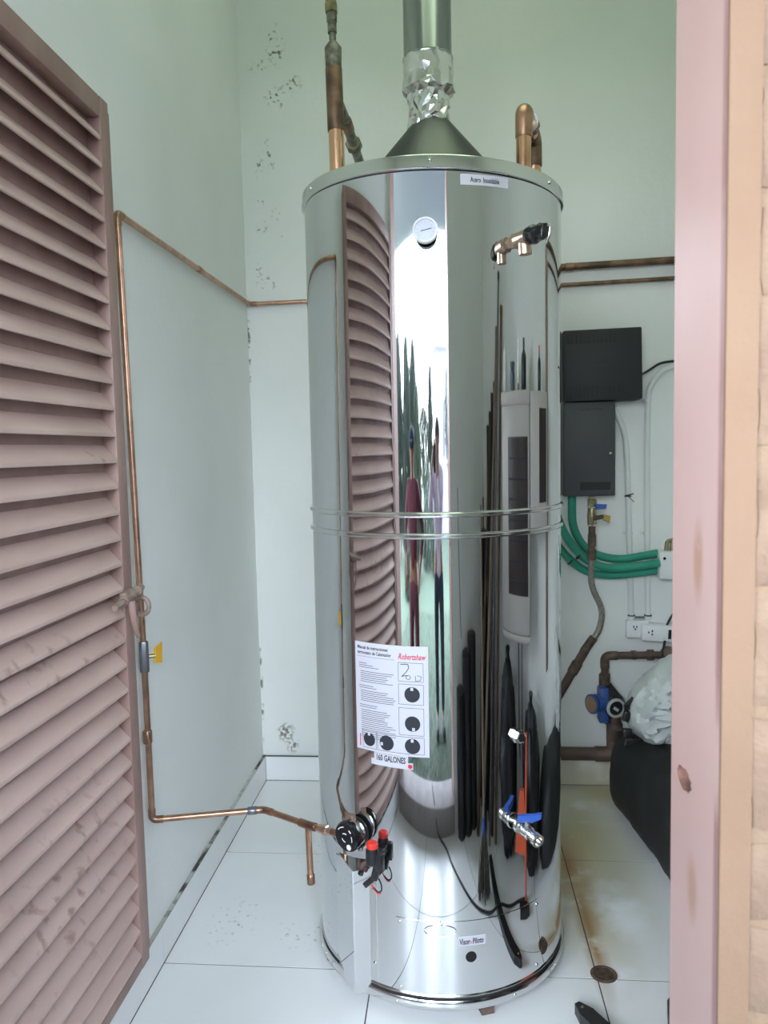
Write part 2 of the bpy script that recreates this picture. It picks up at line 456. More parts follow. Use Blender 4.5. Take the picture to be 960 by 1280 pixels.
hb.add([(OR + .0005, *p) for p in hole] + [(OR + .009, .842 + (p[0] - .842) * .8, 1.086 + (p[1] - 1.086) * .8) for p in hole], [(i, (i + 1) % n, n + (i + 1) % n, n + i) for i in range(n)] + [tuple(range(n, 2 * n))])
hb.build('strike_hole', 'hole_wood', t1o, smooth=60)
MB().mm((OL - LIN, .73, .115), (OL, .89, OT)).build('left_jamb', 'pink', t1o, smooth=0)
MB().mm((OL - LIN, .73, OT), (OR + LIN, .89, OT + LIN)).build('head', 'pink', t1o, smooth=0)
# smooth peach band round the opening outside
struct(MB().prism([(x, .7245, zz) for x, zz in [(OR - .0005, -.05), (.2725, -.05), (.2725, OT + .05), (OL - .05, OT + .05), (OL - .05, -.05), (OL, -.05), (OL, OT), (OR - .0005, OT)]], (0, .0055, 0)).build('trim_2', 'peach', smooth=0))
struct(MB().mm((OL, .70, -.06), (OR, .945, .115), bev=.008).build('trim_3', 'sill'))

eave = struct(MB().mm((-3.2, -1.72, 2.95), (3.4, .729, 3.10)).build('roof_eave', 'soffit', smooth=0))
MB().mm((-3.2, -1.74, 2.935), (3.4, -1.72, 3.12)).build('fascia', 'soffit', eave, smooth=0)
MB().mm((1.25, -1.72, -.06), (1.40, .715, 2.95)).build('light_block_wall', 'soffit', eave, smooth=0)  # unseen wall added to keep side sky light off the outer face
MB().mm((-3.2, -1.72, -.06), (-3.05, .729, 2.95)).build('light_block_wall', 'soffit', eave, smooth=0)  # its counterpart on the left, likewise added to block sky light
# floor: bed of grout with a tile on top for every tile
fl = struct(MB().mm((XL, YF - .0, -.06), (XR, YB, -.0012)).build('floor', 'grout', smooth=0))
xs = [XL, -.2435, .372, .9875, XR]
ys = [YF, 1.430, 2.045, 2.660, 3.276]
DRAIN = Vector((.392, 2.063, 0)); DR = .036
for i in range(4):
    for j in range(4):
        g = .0019
        a, b, c, d = xs[i] + g, xs[i + 1] - g, ys[j] + g, ys[j + 1] - g
        poly = [(a, c), (b, c), (b, d), (a, d)]
        MB().mm((a, c, -.008), (b, d, 0)).build('floor_tile', 'tile', fl, smooth=0)
bl = struct(MB().mm((XL, YF, 0), (XL + .012, YB, .110)).build('baseboard_left', 'grout', smooth=0))
for a, b in ((YF, 1.43), (1.43, 2.045), (2.045, 2.66), (2.66, YB - .012)):
    MB().mm((XL + .0118, a + .0015, .003), (XL + .0135, b - .0015, .1085)).build('tile', 'tile', bl, smooth=0)
MB().mm((XL, YF, .1095), (XL + .0120, YB - .0001, .1116)).build('joint_dirt', 'dirt', bl, smooth=0)
MB().mm((XL + .0118, YF, .0002), (XL + .0148, YB - .0125, .0012)).build('floor_joint', 'grout', bl, smooth=0)
bb = struct(MB().mm((XL + .012, YB - .012, 0), (XR, YB, .110)).build('baseboard_back', 'grout', smooth=0))
for a, b in ((XL + .0135, -.2435), (-.2435, .372), (.372, .9875), (.9875, XR)):
    MB().mm((a + .0015, YB - .0135, .003), (b - .0015, YB - .0118, .1085)).build('tile', 'tile', bb, smooth=0)

# ------------------------------------------------------------------ louvred door, standing open along the left wall
DX = OL
door = thing('door_1', (DX, .91, .15), 'brown louvred metal door standing open along the left wall', None, kind='structure')
Y0, Y1, Z0, Z1 = .912, 1.848, .152, 2.282
for a, b in ((Y0, Y0 + .045), (Y1 - .045, Y1)):
    MB().mm((DX - .036, a, Z0), (DX, b, Z1), bev=.003).build('stile', 'frame', door)
MB().mm((DX - .0405, Y1 - .004, Z0 + .02), (DX - .003, Y1 + .0105, Z1 - .02), bev=.001).build('edge_strip', 'frame', door)
for a, b in ((Z0, Z0 + .030), (Z1 - .05, Z1)):
    MB().mm((DX - .035, Y0 + .045, a), (DX - .001, Y1 - .045, b), bev=.003).build('rail', 'frame', door)
MB().mm((DX - .0355, Y0 + .044, Z0 + .028), (DX - .034, Y1 - .044, Z1 - .048)).build('back_sheet', 'frame', door, smooth=0)
NS = 33
sp = (2.197 - .200) / (NS - 1)
slat_me = None
for i in range(NS):
    zb = .188 + sp * i           # lower front lip
    if slat_me is None:
        p = [(DX - .001, 0, -.004), (DX - .001, 0, .005), (DX - .0335, 0, .040), (DX - .0335, 0, .034), (DX - .007, 0, -.001), (DX - .007, 0, -.004)]
        p = [(x, Y0 + .046, zb + zz) for x, _, zz in p]
        o = MB().prism(p, (0, Y1 - Y0 - .092, 0)).build('slat', 'slat', door, smooth=0)
        bvm = o.modifiers.new('b', 'BEVEL'); bvm.width = .0012; bvm.segments = 1
        slat_me = o; zb0 = zb
    else:
        o = slat_me.copy(); o.location = (0, 0, zb - zb0); COL.objects.link(o)
MB().tube([(DX + .016, 1.712, 1.0975), (DX + .016, 1.872, 1.1185)], .0078, 12).build('latch_bolt', 'latch', door)
MB().box((DX + .009, 1.800, 1.108), (.018, .052, .034), rot=(.13, 0, 0), bev=.005).build('latch_body', 'latch', door)
for y_ in (1.762, 1.842):
    MB().lathe([(.0115, 0), (.0115, .014)], (DX + .016, y_, 1.1045 + (y_ - 1.762) * .13), (0, 1, .13), 14).build('bolt_guide', 'latch', door)
MB().tube([(DX + .026, 1.782, 1.100), (DX + .030, 1.780, 1.062), (DX + .030, 1.792, 1.028), (DX + .026, 1.812, 1.008)], lambda t: .0090 - .003 * t, 10, bend=.03).build('latch_handle', 'frame', door)
c = Vector((DX + .014, 1.866, 1.071)); rg = MB()
pts = [c + Vector((.0195 * math.copysign(abs(math.cos(a)) ** .8, math.cos(a)), .003, .0215 * math.sin(a))) for a in [2 * PI * i / 24 for i in range(25)]]
rg.tube(pts, .0062, 8).build('hasp_ring', 'latch', door)
MB().box((DX - .004, 1.866, 1.071), (.024, .014, .026), bev=.003).build('hasp_boss', 'frame', door)

# ------------------------------------------------------------------ fill panel under the ceiling, added out of view to brighten the room
cl = thing('added_fill_panel', (.1, 2.05, ZC), 'flat square fill light panel added above the tank to brighten the room', 'light')
MB().mm((-.45, 1.45, ZC - .05), (.65, 2.65, ZC), bev=.006).build('housing', 'white', cl)
em = bpy.data.materials.new('fill_panel_glow'); em.use_nodes = True
eb = em.node_tree.nodes['Principled BSDF']
eb.inputs['Base Color'].default_value = (.8, .8, .8, 1)
eb.inputs['Emission Color'].default_value = (0.80, 1.0, 0.68, 1)
eb.inputs['Emission Strength'].default_value = 1.85
MB().mm((-.41, 1.49, ZC - .056), (.61, 2.61, ZC - .049)).build('fill_panel_face', em, cl, smooth=0)
# ------------------------------------------------------------------ water heater
TC = Vector((-.0565, 2.218, 0)); TR = .351
def tk(th, z, r=TR):
    if z < 1.15: th += 1.25
    a = math.radians(th)
    return Vector((TC.x + r * math.sin(a), TC.y - r * math.cos(a), z))
def rad(th):
    a = math.radians(th); return Vector((math.sin(a), -math.cos(a), 0))
def tang(th):
    a = math.radians(th); return Vector((math.cos(a), math.sin(a), 0))
def wrap_patch(th0, th1, z0, z1, r, t, n=None):
    n = n or max(3, int(abs(th1 - th0) / 1.2)); m_ = MB(); rings = []
    for i in range(n + 1):
        th = th0 + (th1 - th0) * i / n
        rings.append([tk(th, z0, r), tk(th, z1, r), tk(th, z1, r + t), tk(th, z0, r + t)])
    return m_.loft(rings)
def wrap_uv(pts, th0, z0, r):
    return [tk(th0 + math.degrees(u / TR), z0 + v, r) for u, v in pts]

def skew_top(mb, z0=2.0):
    for v in mb.v:
        if v.z > z0: v.z -= .028 * (v.x - TC.x)
    return mb
heater = thing('water_heater', TC, 'tall polished stainless water heater tank in the middle of the floor', 'water heater')
SEG = 288
body = skew_top(MB().lathe([(TR, .066), (TR, 1.20), (TR, 1.99), (TR, 2.0945)], TC, (0, 0, 1), SEG)).build('tank_body', 'steel', heater, smooth=30)
MB().lathe([(TR - .004, .053), (TR + .0012, .0545), (TR + .0012, .0585), (TR - .004, .060)], TC, seg=SEG).build('black_gasket', 'rubber', heater)
MB().lathe([(TR - .004, .0590), (TR + .002, .060), (TR + .003, .0635), (TR + .0005, .067), (TR - .004, .068)], TC, seg=SEG).build('lower_bead', 'steel_ring', heater)
ring = MB().lathe([(TR - .02, .028), (TR + .006, .028), (TR + .0085, .031), (TR + .0085, .049), (TR + .005, .054), (TR - .02, .054)], TC, seg=SEG).build('base_ring', 'steel_ring', heater)
for th in (-70, -64, -18.6, 32, 60):
    MB().lathe([(.0035, 0), (.0035, .002), (.0015, .0035)], tk(th, .040, TR + .008), rad(th), 10).build('screw', 'zinc', ring)
for th in (20, 110, 200, 290):
    MB().box(tk(th, .014, TR - .015), (.035, .025, .0285), rot=(0, 0, math.radians(th)), bev=.002).build('foot', 'rusty', heater)
for zb in (1.290, 1.238):
    MB().lathe([(TR - .003, zb - .008), (TR + .003, zb - .0068), (TR + .0062, zb - .003), (TR + .0062, zb + .003), (TR + .003, zb + .0068), (TR - .003, zb + .008)], TC, seg=SEG).build('bead_band', 'steel_ring', heater)
skew_top(MB().lathe([(TR - .003, 2.090), (TR - .003, 2.099)], TC, seg=SEG)).build('lid_groove', 'rubber', heater)
lid = skew_top(MB().lathe([(TR - .02, 2.097), (TR + .003, 2.097), (TR + .0065, 2.0995), (TR + .0065, 2.104), (TR + .005, 2.1065), (TR + .005, 2.127), (TR + .002, 2.131), (TR - .01, 2.1325), (.21, 2.134)], TC, seg=SEG)).build('lid', 'steel_ring', heater)
for th in (1, 58, -60):
    MB().lathe([(.005, 0), (.005, .002), (.002, .004)], tk(th, 2.117 - .028 * TR * math.sin(math.radians(th)), TR + .0045), rad(th), 12).build('screw', 'zinc', lid)
CC = Vector((-.053, 2.218, 0))
MB().lathe([(.225, 2.132), (.222, 2.138), (.056, 2.334), (.047, 2.345), (.046, 2.36), (.0, 2.36)], CC, seg=96).build('draft_hood', 'steel_lid', heater)
# gauge
g0 = tk(-.9, 1.952, TR - .002); gd = rad(-.9)
MB().lathe([(.012, 0), (.012, .018), (.026, .018), (.027, .026)], g0, gd, 32).build('gauge_case', 'black', heater)
gz = MB().lathe([(.0275, .020), (.0295, .022), (.0295, .034), (.0270, .036), (.0245, .034), (.0245, .030)], g0, gd, 40, caps=False).build('gauge_bezel', 'white', heater)
gf = MB().lathe([(.0248, .028), (.0248, .031)], g0, gd, 40).build('gauge_dial', 'dial', heater)
gm = MB()
for i in range(11):
    a = math.radians(-220 + 26 * i)
    q = g0 + gd * .0318 + Vector((math.cos(a), 0, -math.sin(a))) * .019
    gm.box(q, (.0012, .0006, .0012))
gm.build('gauge_marks', 'inkgrey', gf, smooth=0, stuff=True)
MB().box(g0 + gd * .0322 + Vector((.002, 0, .001)), (.026, .0006, .0016), rot=(0, -.22, 0)).build('gauge_needle', 'ink', gf, smooth=0)
# labels
def label_plate(name, th0, w, z0, h, m='paper', r=TR + .0006, t=.0006):
    return wrap_patch(th0, th0 + math.degrees(w / TR), z0, z0 + h, r, t).build(name, m, heater, smooth=40)
def label_text(par, name, body, size, th0, u, z0, v, m='ink', sx=1., shear=0., r=TR + .0015, bold=0.):
    vs, fs = text_data(body, size, shear, sx, bold=bold)
    return MB().add(wrap_uv([(x + u, y + v) for x, y in vs], th0, z0, r), fs).build(name, m, par, smooth=0)
L1 = label_plate('steel_label', 12.5, .1235, 2.062, .0245)
L1['label'] = 'white name label reading Acero Inoxidable'
label_text(L1, 'lettering', 'Acero  Inoxidable', .0165, 12.5, .0240, 2.062, .0070, sx=.62, bold=.0004)
# manual card
card = label_plate('manual_card', -36.2, .200, .687, .279)
card['label'] = 'printed white thermostat instruction card'
cz, cth = .687, -36.2
def bars(rects):
    m_ = MB()
    for u0, v0, u1, v1 in rects:
        n_ = max(2, int((u1 - u0) / .01))
        rings = []
        for i in range(n_ + 1):
            u = u0 + (u1 - u0) * i / n_
            rings.append([(u, v0), (u, v1)])
        vs = []; fs = []
        for i, rr in enumerate(rings):
            vs += wrap_uv(rr, cth, cz, TR + .0016)
            if i: fs.append((2 * i - 2, 2 * i, 2 * i + 1, 2 * i - 1))
        m_.add(vs, fs)
    return m_
label_text(card, 'card_title', 'Manual de instrucciones', .0118, cth, .008, cz, .262, sx=.78, bold=.0003)
label_text(card, 'card_title', 'termostato de Calentador', .0118, cth, .008, cz, .249, sx=.78, bold=.0003)
label_text(card, 'card_logo', 'Robertshaw', .0205, cth, .124, cz, .246, 'inkred', sx=.68, shear=.35, bold=.0004)
rows = []
yy = .226
for blk, nl in ((.226, 3), (.205, 6), (.168, 2), (.155, 6), (.118, 2), (.105, 5), (.080, 6), (.050, 4)):
    for k in range(nl):
        w_ = .105 * rng.uniform(.7, 1.0) if nl > 3 else .06 * rng.uniform(.4, 1)
        rows.append((.012 + (.004 if nl > 3 else 0), blk - k * .0052 - .0015, .012 + w_, blk - k * .0052))
bars(rows).build('card_paragraphs', 'inkgrey', card, smooth=0, stuff=True)
bars([(.006, .242, .115, .2428), (.006, .034, .0068, .036)]).build('card_rule', 'inkgrey', card, smooth=0, stuff=True)
def frame_rects(u0, v0, u1, v1, t=.0011):
    return [(u0, v0, u1, v0 + t), (u0, v1 - t, u1, v1), (u0, v0, u0 + t, v1), (u1 - t, v0, u1, v1)]
fr = []
for bx in ((.124, .190, .188, .238), (.124, .132, .188, .184), (.124, .054, .188, .124), (.020, .006, .062, .054), (.064, .006, .188, .050)):
    fr += frame_rects(*bx)
bars(fr).build('card_frames', 'inkgrey', card, smooth=0, stuff=True)
for (u, v, r_) in ((.159, .158, .0195), (.159, .084, .0195), (.040, .029, .0175), (.090, .028, .0195), (.158, .027, .0195)):
    cp = [(u + r_ * math.cos(2 * PI * i / 28) * (1.06 if i > 17 and i < 22 else 1), v + r_ * math.sin(2 * PI * i / 28)) for i in range(28)]
    MB().add(wrap_uv([(u, v)] + cp, cth, cz, TR + .0017), [(0, i + 1, (i + 1) % 28 + 1) for i in range(28)]).build('printed_dial', 'ink', card, smooth=0)
    a = rng.choice((1.57, 1.6, 3.4, -1.4))
    MB().add(wrap_uv([(u + .014 * math.cos(a) + dx, v + .014 * math.sin(a) + dy) for dx, dy in ((-.0035, -.004), (.0035, -.004), (.0035, .004), (-.0035, .004))], cth, cz, TR + .002), [(0, 1, 2, 3)]).build('dial_pointer', 'paper', card, smooth=0)
sk = MB()
def ink_line(pts, w=.0011):
    for (a, b) in zip(pts, pts[1:]):
        d = Vector((b[0] - a[0], b[1] - a[1])); nn = Vector((-d.y, d.x)).normalized() * w / 2
        sk.add(wrap_uv([(a[0] + nn.x, a[1] + nn.y), (b[0] + nn.x, b[1] + nn.y), (b[0] - nn.x, b[1] - nn.y), (a[0] - nn.x, a[1] - nn.y)], cth, cz, TR + .0017), [(0, 1, 2, 3)])
ink_line([(.130, .233), (.150, .234), (.151, .224), (.146, .216), (.136, .205), (.133, .203), (.142, .205), (.149, .206)], .0018)
ink_line([(.150 + .006 * math.cos(i * .7), .201 + .005 * math.sin(i * .7)) for i in range(10)], .0014)
ink_line([(.168, .206), (.168, .193), (.180, .194), (.183, .204), (.172, .207)], .0013)
sk.build('card_sketch', 'ink', card, smooth=0, stuff=True)
bars([(.0105, .008, .0135, .040)]).build('card_side_print', 'inkred', card, smooth=0)
# capacity label
st = label_plate('red_dot_strip', -28.9, .1135, .6535, .016, r=TR + .0004)
label_plate_c = label_plate('capacity_label', -27.3, .0915, .6625, .0265, r=TR + .0016)
label_plate_c['label'] = 'white label reading 160 GALONES'
label_text(label_plate_c, 'lettering', '160 GALONES', .0215, -27.3, .0050, .6625, .0055, sx=.60, r=TR + .0026, bold=.0006)
label_text(label_plate_c, 'lettering_rule', '_' * 12, .010, -27.3, .002, .6625, .0245, sx=1.2, r=TR + .0026)
MB().add(wrap_uv([(.1065 + .0058 * math.cos(2 * PI * i / 20), .008 + .0058 * math.sin(2 * PI * i / 20)) for i in range(20)], -28.9, .6535, TR + .0017), [tuple(range(20))]).build('red_dot', 'inkred', st, smooth=0)
# access panel
pan = wrap_patch(-18.7, 49, .068, .262, TR + .0002, .0014).build('access_panel', 'steel', heater, smooth=30)
for th, zz in ((-17.2, .251), (-17.2, .076), (46, .249), (46, .082)):
    MB().lathe([(.0042, 0), (.0042, .002), (.0018, .0035)], tk(th, zz, TR + .001), rad(th), 10).build('screw', 'zinc', pan)
el = [tk(-.2 + math.degrees(.040 * math.cos(a) / TR), .2385 + .0155 * math.sin(a), TR + .0016) for a in [2 * PI * i / 48 for i in range(49)]]
MB().tube(el, .0012, 6).build('pressed_oval', 'steel', pan)
L2 = label_plate('viewer_label', 7.2, .0705, .1975, .026, r=TR + .0018)
L2['label'] = 'white label reading Visor de Piloto'
label_text(L2, 'lettering', 'Visor', .0215, 7.2, .003, .1975, .0045, sx=.56, bold=.0005, r=TR + .003)
label_text(L2, 'lettering', 'de', .013, 7.2, .0275, .1975, .0055, 'inkred', sx=.62, r=TR + .003)
label_text(L2, 'lettering', 'Piloto', .0215, 7.2, .0365, .1975, .0045, sx=.56, bold=.0005, r=TR + .003)
MB().lathe([(.0142, 0), (.0142, .0022)], tk(12.5, .167, TR), rad(12.5), 32).build('viewer_hole', 'hole', heater)
oh = MB().lathe([(.017, 0), (.017, .0015), (.013, .0025), (.0, .002)], tk(51.5, .112, TR), rad(51.5), 28).build('burner_hole', 'rusthole', heater)
# vertical cover for the gas tube (open channel)
P1, P2, P3 = tk(-54.0, 0, TR - .001), tk(-35.3, 0, .388), tk(-31.0, 0, TR - .001)
def wall_quad(a, b, z0, z1, t):
    d = (b - a).normalized(); n_ = Vector((d.y, -d.x, 0)) * t
    return [(a.x, a.y, z0), (b.x, b.y, z0), (b.x + n_.x, b.y + n_.y, z0), (a.x + n_.x, a.y + n_.y, z0)]
cov = MB()
cov.prism([Vector((P1.x, P1.y, .036)), Vector((P2.x, P2.y, .036)), Vector((P3.x, P3.y, .036)), tk(-41, .036, TR - .002)], (0, 0, .335))
cv = cov.build('gas_tube_cover', 'steel', heater, smooth=0)
bvm = cv.modifiers.new('b', 'BEVEL'); bvm.width = .0015; bvm.segments = 2
fl_ = wrap_patch(-31.0, -27.9, .072, .335, TR, .0012).build('cover_flange', 'steel_ring', heater, smooth=30)
for zz, th in ((.118, -29.2), (.32, -29.2)):
    MB().lathe([(.004, 0), (.004, .002), (.0018, .0035)], tk(th, zz, TR + .001), rad(th), 10).build('screw', 'zinc', fl_)
# gas thermostat valve
vd = (rad(-36) + Vector((0, 0, -.03))).normalized(); v0 = tk(-35.9, .468, TR - .002)
vb = MB().lathe([(.020, 0), (.020, .010), (.031, .013), (.035, .018), (.035, .030), (.0325, .035)], v0, vd, 36).build('thermostat_body', 'zinc', heater)
kr = vd.cross(Vector((0, 0, 1))).normalized(); kup = kr.cross(vd).normalized()
kr = -kr if kr.x < 0 else kr
MB().lathe([(.024, .004), (.0365, .008), (.0365, .0115), (.024, .013)], v0, vd, 36).build('body_gasket', 'black', vb)
MB().box(v0 + vd * .022 - kup * .030 + kr * .012, (.026, .030, .026), rot=(0, 0, math.radians(-36)), bev=.003).build('body_block', 'zinc', vb)
kd = MB().lathe([(.0375, .0345), (.0390, .037), (.0390, .051), (.0355, .057), (.0, .058)], v0, vd, 40).build('thermostat_knob', 'blackgloss', heater)
kc = v0 + vd * .0582
MB().lathe([(.0072, 0), (.0072, .002), (.004, .003)], kc + kr * .013 - kup * .0215, vd, 16).build('knob_dot', 'white', kd)
km = MB()
for a0, a1, rr in ((1.75, 2.5, .0275), (.75, 1.0, .0275), (-.15, .35, .024), (1.2, 2.2, .011), (3.6, 4.7, .011)):
    nst = 6
    for i in range(nst):
        a = a0 + (a1 - a0) * i / (nst - 1)
        q = kc + (kr * math.cos(a) + kup * math.sin(a)) * rr
        km.box(q, (.0018, .0018, .0018))
km.build('knob_marks', 'white', kd, smooth=0, stuff=True)
MB().cyl(v0 + vd * .022 + Vector((-.004, 0, .030)), v0 + vd * .022 + Vector((-.006, 0, .046)), .009).build('tube_nut', 'bronze', heater)
# piezo igniters
ib = tk(-26.5, .438, TR + .030)
it = tang(-26.5); ir = rad(-26.5)
MB().box(tk(-26.5, .428, TR + .012), (.040, .028, .016), rot=(0, 0, math.radians(-26.5)), bev=.002).build('igniter_bracket', 'black', heater)
b1 = MB().lathe([(.0125, -.034), (.0165, -.030), (.0165, .004), (.0135, .010), (.0135, .014)], ib, (.02, -.05, 1), 20).build('igniter', 'black', heater)
MB().lathe([(.0150, .012), (.0150, .022), (.0115, .026)], ib, (.02, -.05, 1), 20).build('push_button', 'red', b1)
MB().box(ib + it * .022 + Vector((0, 0, -.022)), (.018, .020, .044), rot=(0, 0, math.radians(-26.5)), bev=.002).build('igniter_clip', 'black', heater)
MB().box(ib + it * .010 + Vector((0, 0, -.052)), (.018, .014, .042), rot=(0, .25, math.radians(-26.5)), bev=.003).build('plug', 'black', heater)
MB().box(ib + it * -.010 + Vector((0, 0, -.082)), (.040, .012, .015), rot=(0, -.80, math.radians(-26.5)), bev=.003).build('plug', 'black', heater)
q = lambda a, z: ib + it * a + Vector((0, 0, z))
MB().tube([q(.018, -.066), q(.026, -.080), q(.026, -.098), q(.014, -.104), q(.002, -.094)], .0020, 8, bend=.012).build('ignition_wire', 'black', heater)
MB().tube([q(-.004, -.088), q(.004, -.100), q(.014, -.1065), q(.022, -.104)], .0020, 8, bend=.01).build('ignition_wire', 'red', heater)
# relief valve
rv = rad(33.5); a0 = tk(34, 1.937, TR - .003)
MB().lathe([(.0145, 0), (.0145, .014), (.019, .016), (.019, .026), (.016, .030)], a0, rv, 6).build('relief_union', 'bronze', heater, smooth=20)
MB().lathe([(.0165, .026), (.0185, .032), (.0195, .060), (.0185, .074)], a0, rv, 24).build('relief_body', 'bronze', heater)
MB().cyl(a0 + rv * .053 + Vector((0, 0, .002)), a0 + rv * .053 + Vector((.002, 0, -.038)), .0155).build('relief_outlet', 'bronze', heater)
MB().lathe([(.0195, .070), (.0225, .078), (.0225, .092), (.0185, .098), (.0195, .116), (.016, .124), (.0, .126)], a0, rv, 10).build('relief_cap', 'blackgloss', heater, smooth=20)
MB().tube([a0 + rv * .122 + Vector((0, 0, .016)), a0 + rv * .138 + Vector((.004, 0, .012)), a0 + rv * .138 + Vector((.004, 0, -.010)), a0 + rv * .126 + Vector((.002, 0, -.032))], .003, 8, bend=.01).build('test_lever', 'zinc', heater)
# drain plug and drain valve
hp = tk(34.5, .722, TR)
MB().lathe([(.019, -.002), (.019, .004), (.016, .006), (.016, .018), (.012, .020)], hp, rad(34.5), 6).build('drain_plug', 'zinc', heater, smooth=20)
d0 = tk(33.9, .497, TR - .003); dd = (rad(34) + Vector((.0, 0, -.16))).normalized()
MB().lathe([(.010, 0), (.010, .012), (.019, .012), (.0205, .015), (.0205, .024), (.019, .028)], d0, dd, 24).build('drain_nipple', 'zinc', heater)
dv = MB().lathe([(.010, .026), (.0125, .030), (.0125, .036), (.0165, .039), (.0165, .058), (.0145, .060), (.0145, .072), (.0165, .075), (.0165, .092), (.0115, .092), (.0115, .080), (0, .080)], d0, dd, 24, caps=False).build('drain_valve', 'zinc', heater)
hb_ = d0 + dd * .048
MB().cyl(hb_, hb_ + Vector((0, 0, .028)), .007).build('valve_stem', 'zinc', dv)
MB().prism([hb_ + Vector((-.024, .0, .024)), hb_ + Vector((.010, 0, .022)), hb_ + Vector((.034, 0, .033)), hb_ + Vector((.034, 0, .046)), hb_ + Vector((.012, 0, .042)), hb_ + Vector((-.024, 0, .040))], (.004, .012, 0)).build('lever', 'blue', dv, smooth=0)
# slight lean of the tank as it stands
heater.rotation_euler = (0, math.radians(.25), 0)

# ------------------------------------------------------------------ flue
FC = Vector((-.050, 2.218, 0))
flue = thing('flue_pipe', FC + Vector((0, 0, 2.34)), 'grey galvanised flue pipe rising from the top of the tank', 'flue')
MB().lathe([(.0625, 2.44), (.0655, 2.44), (.0655, 2.500), (.0685, 2.505), (.0685, 2.510), (.0655, 2.515), (.0655, ZC), (.060, ZC)], FC, seg=64, caps=False).build('duct', 'galv', flue)
fo = MB()
rf = random.Random(3)
rings = []
NF = 34
zs = [2.322, 2.338, 2.352, 2.368, 2.384, 2.398, 2.412, 2.420, 2.428, 2.442, 2.458, 2.474, 2.490, 2.507]
for k, z_ in enumerate(zs):
    base = .0560 if z_ < 2.419 else .0685
    amp = .0050 if z_ < 2.425 else .0018
    ringp = []
    for i in range(NF):
        a = 2 * PI * (i + rf.uniform(-.4, .4)) / NF
        r_ = base + rf.uniform(-amp, amp) + (.002 if k in (7, 8) else 0)
        ringp.append(FC + Vector((r_ * math.cos(a), r_ * math.sin(a), z_ + rf.uniform(-.006, .006))))
    rings.append(ringp)
fo.loft(rings, caps=False)
fo.f = [t for f in fo.f for t in (((f[0], f[1], f[2]), (f[0], f[2], f[3])) if rf.random() < .5 else ((f[0], f[1], f[3]), (f[1], f[2], f[3])))]
fow = fo.build('foil_wrap', 'foil', flue, smooth=12)
fow['label'] = 'crumpled silver foil sleeve'

# ------------------------------------------------------------------ copper pipe runs
def run(name, pts, r, label, m='copper', fit='copper_fit', bend=None, skip=(), cat='pipe', seg=14, group=None):
    root = thing(name, pts[0], label, cat, group)
    P = [Vector(p) for p in pts]
    b = bend or r * 2.2
    MB().tube(P, r, seg, bend=b).build('pipe', m, root)
    for i in range(1, len(P) - 1):
        if i in skip: continue
        d1 = (P[i - 1] - P[i]).normalized(); d2 = (P[i + 1] - P[i]).normalized()
        MB().tube([P[i] + d1 * (b + r * 1.4), P[i], P[i] + d2 * (b + r * 1.4)], r * 1.18, seg, bend=b).build('elbow', fit, root)
    return root
def sleeve(root, name, a, b, r, m, seg=16):
    a = Vector(a); b = Vector(b); L = (b - a).length
    return MB().lathe([(r * .9, 0), (r, L * .06), (r, L * .94), (r * .9, L)], a, b - a, seg).build(name, m, root)

gx = XL + .016
ELB = Vector((gx, 2.003, .445)); EL2 = Vector((-.541, 2.062, .452)); TEE = Vector((-.402, 1.985, .448)); END = Vector((-.308, 1.924, .457))
gas = run('gas_pipe', [(.27, YB - .014, 2.082), (gx, YB - .014, 2.074), (gx, 1.966, 2.066), (gx, 2.000, .9), tuple(ELB), tuple(EL2), tuple(TEE), tuple(END)], .0085,
          'thin copper gas pipe along the left wall, dropping behind the louvred door to the tank', skip=(3, 6))
sleeve(gas, 'coupling', (gx, 1.998, .665), (gx, 1.998, .70), .0125, 'copper_fit')
sleeve(gas, 'coupling', (gx, 2.60, 2.070), (gx, 2.64, 2.070), .0105, 'copper_fit')
sleeve(gas, 'solder_joint', EL2 + (ELB - EL2).normalized() * .045, EL2 + (ELB - EL2).normalized() * .02, .0112, 'greymetal')
te = MB().tube([TEE + (EL2 - TEE).normalized() * .028, TEE, TEE + (END - TEE).normalized() * .028], .0112, 14).build('tee', 'copper_fit', gas)
MB().tube([TEE, TEE + Vector((.004, -.004, -.155))], .0085, 14).build('drip_leg', 'copper', gas)
sleeve(gas, 'drip_cap', TEE + Vector((.004, -.004, -.135)), TEE + Vector((.0045, -.0045, -.162)), .0108, 'copper_fit')
dv_ = (END - TEE).normalized()
MB().lathe([(.0115, 0), (.0115, .014), (.014, .016), (.014, .030), (.010, .032), (.010, .045)], TEE + dv_ * .040, dv_, 6).build('flare_nut', 'bronze', gas, smooth=20)
# gas cock
gcz = .905
sleeve(gas, 'valve_body', (gx + .001, 1.999, gcz - .042), (gx + .001, 1.999, gcz + .042), .0135, 'greymetal', 8)
MB().cyl((gx, 1.999, gcz), (gx + .028, 2.012, gcz), .0055).build('valve_stem', 'brass', gas)
MB().prism([(gx + .024, 2.010, gcz - .020), (gx + .028, 2.045, gcz - .028), (gx + .028, 2.050, gcz + .028), (gx + .024, 2.010, gcz + .020)], (.006, -.002, 0)).build('valve_lever', 'yellow', gas, smooth=0)

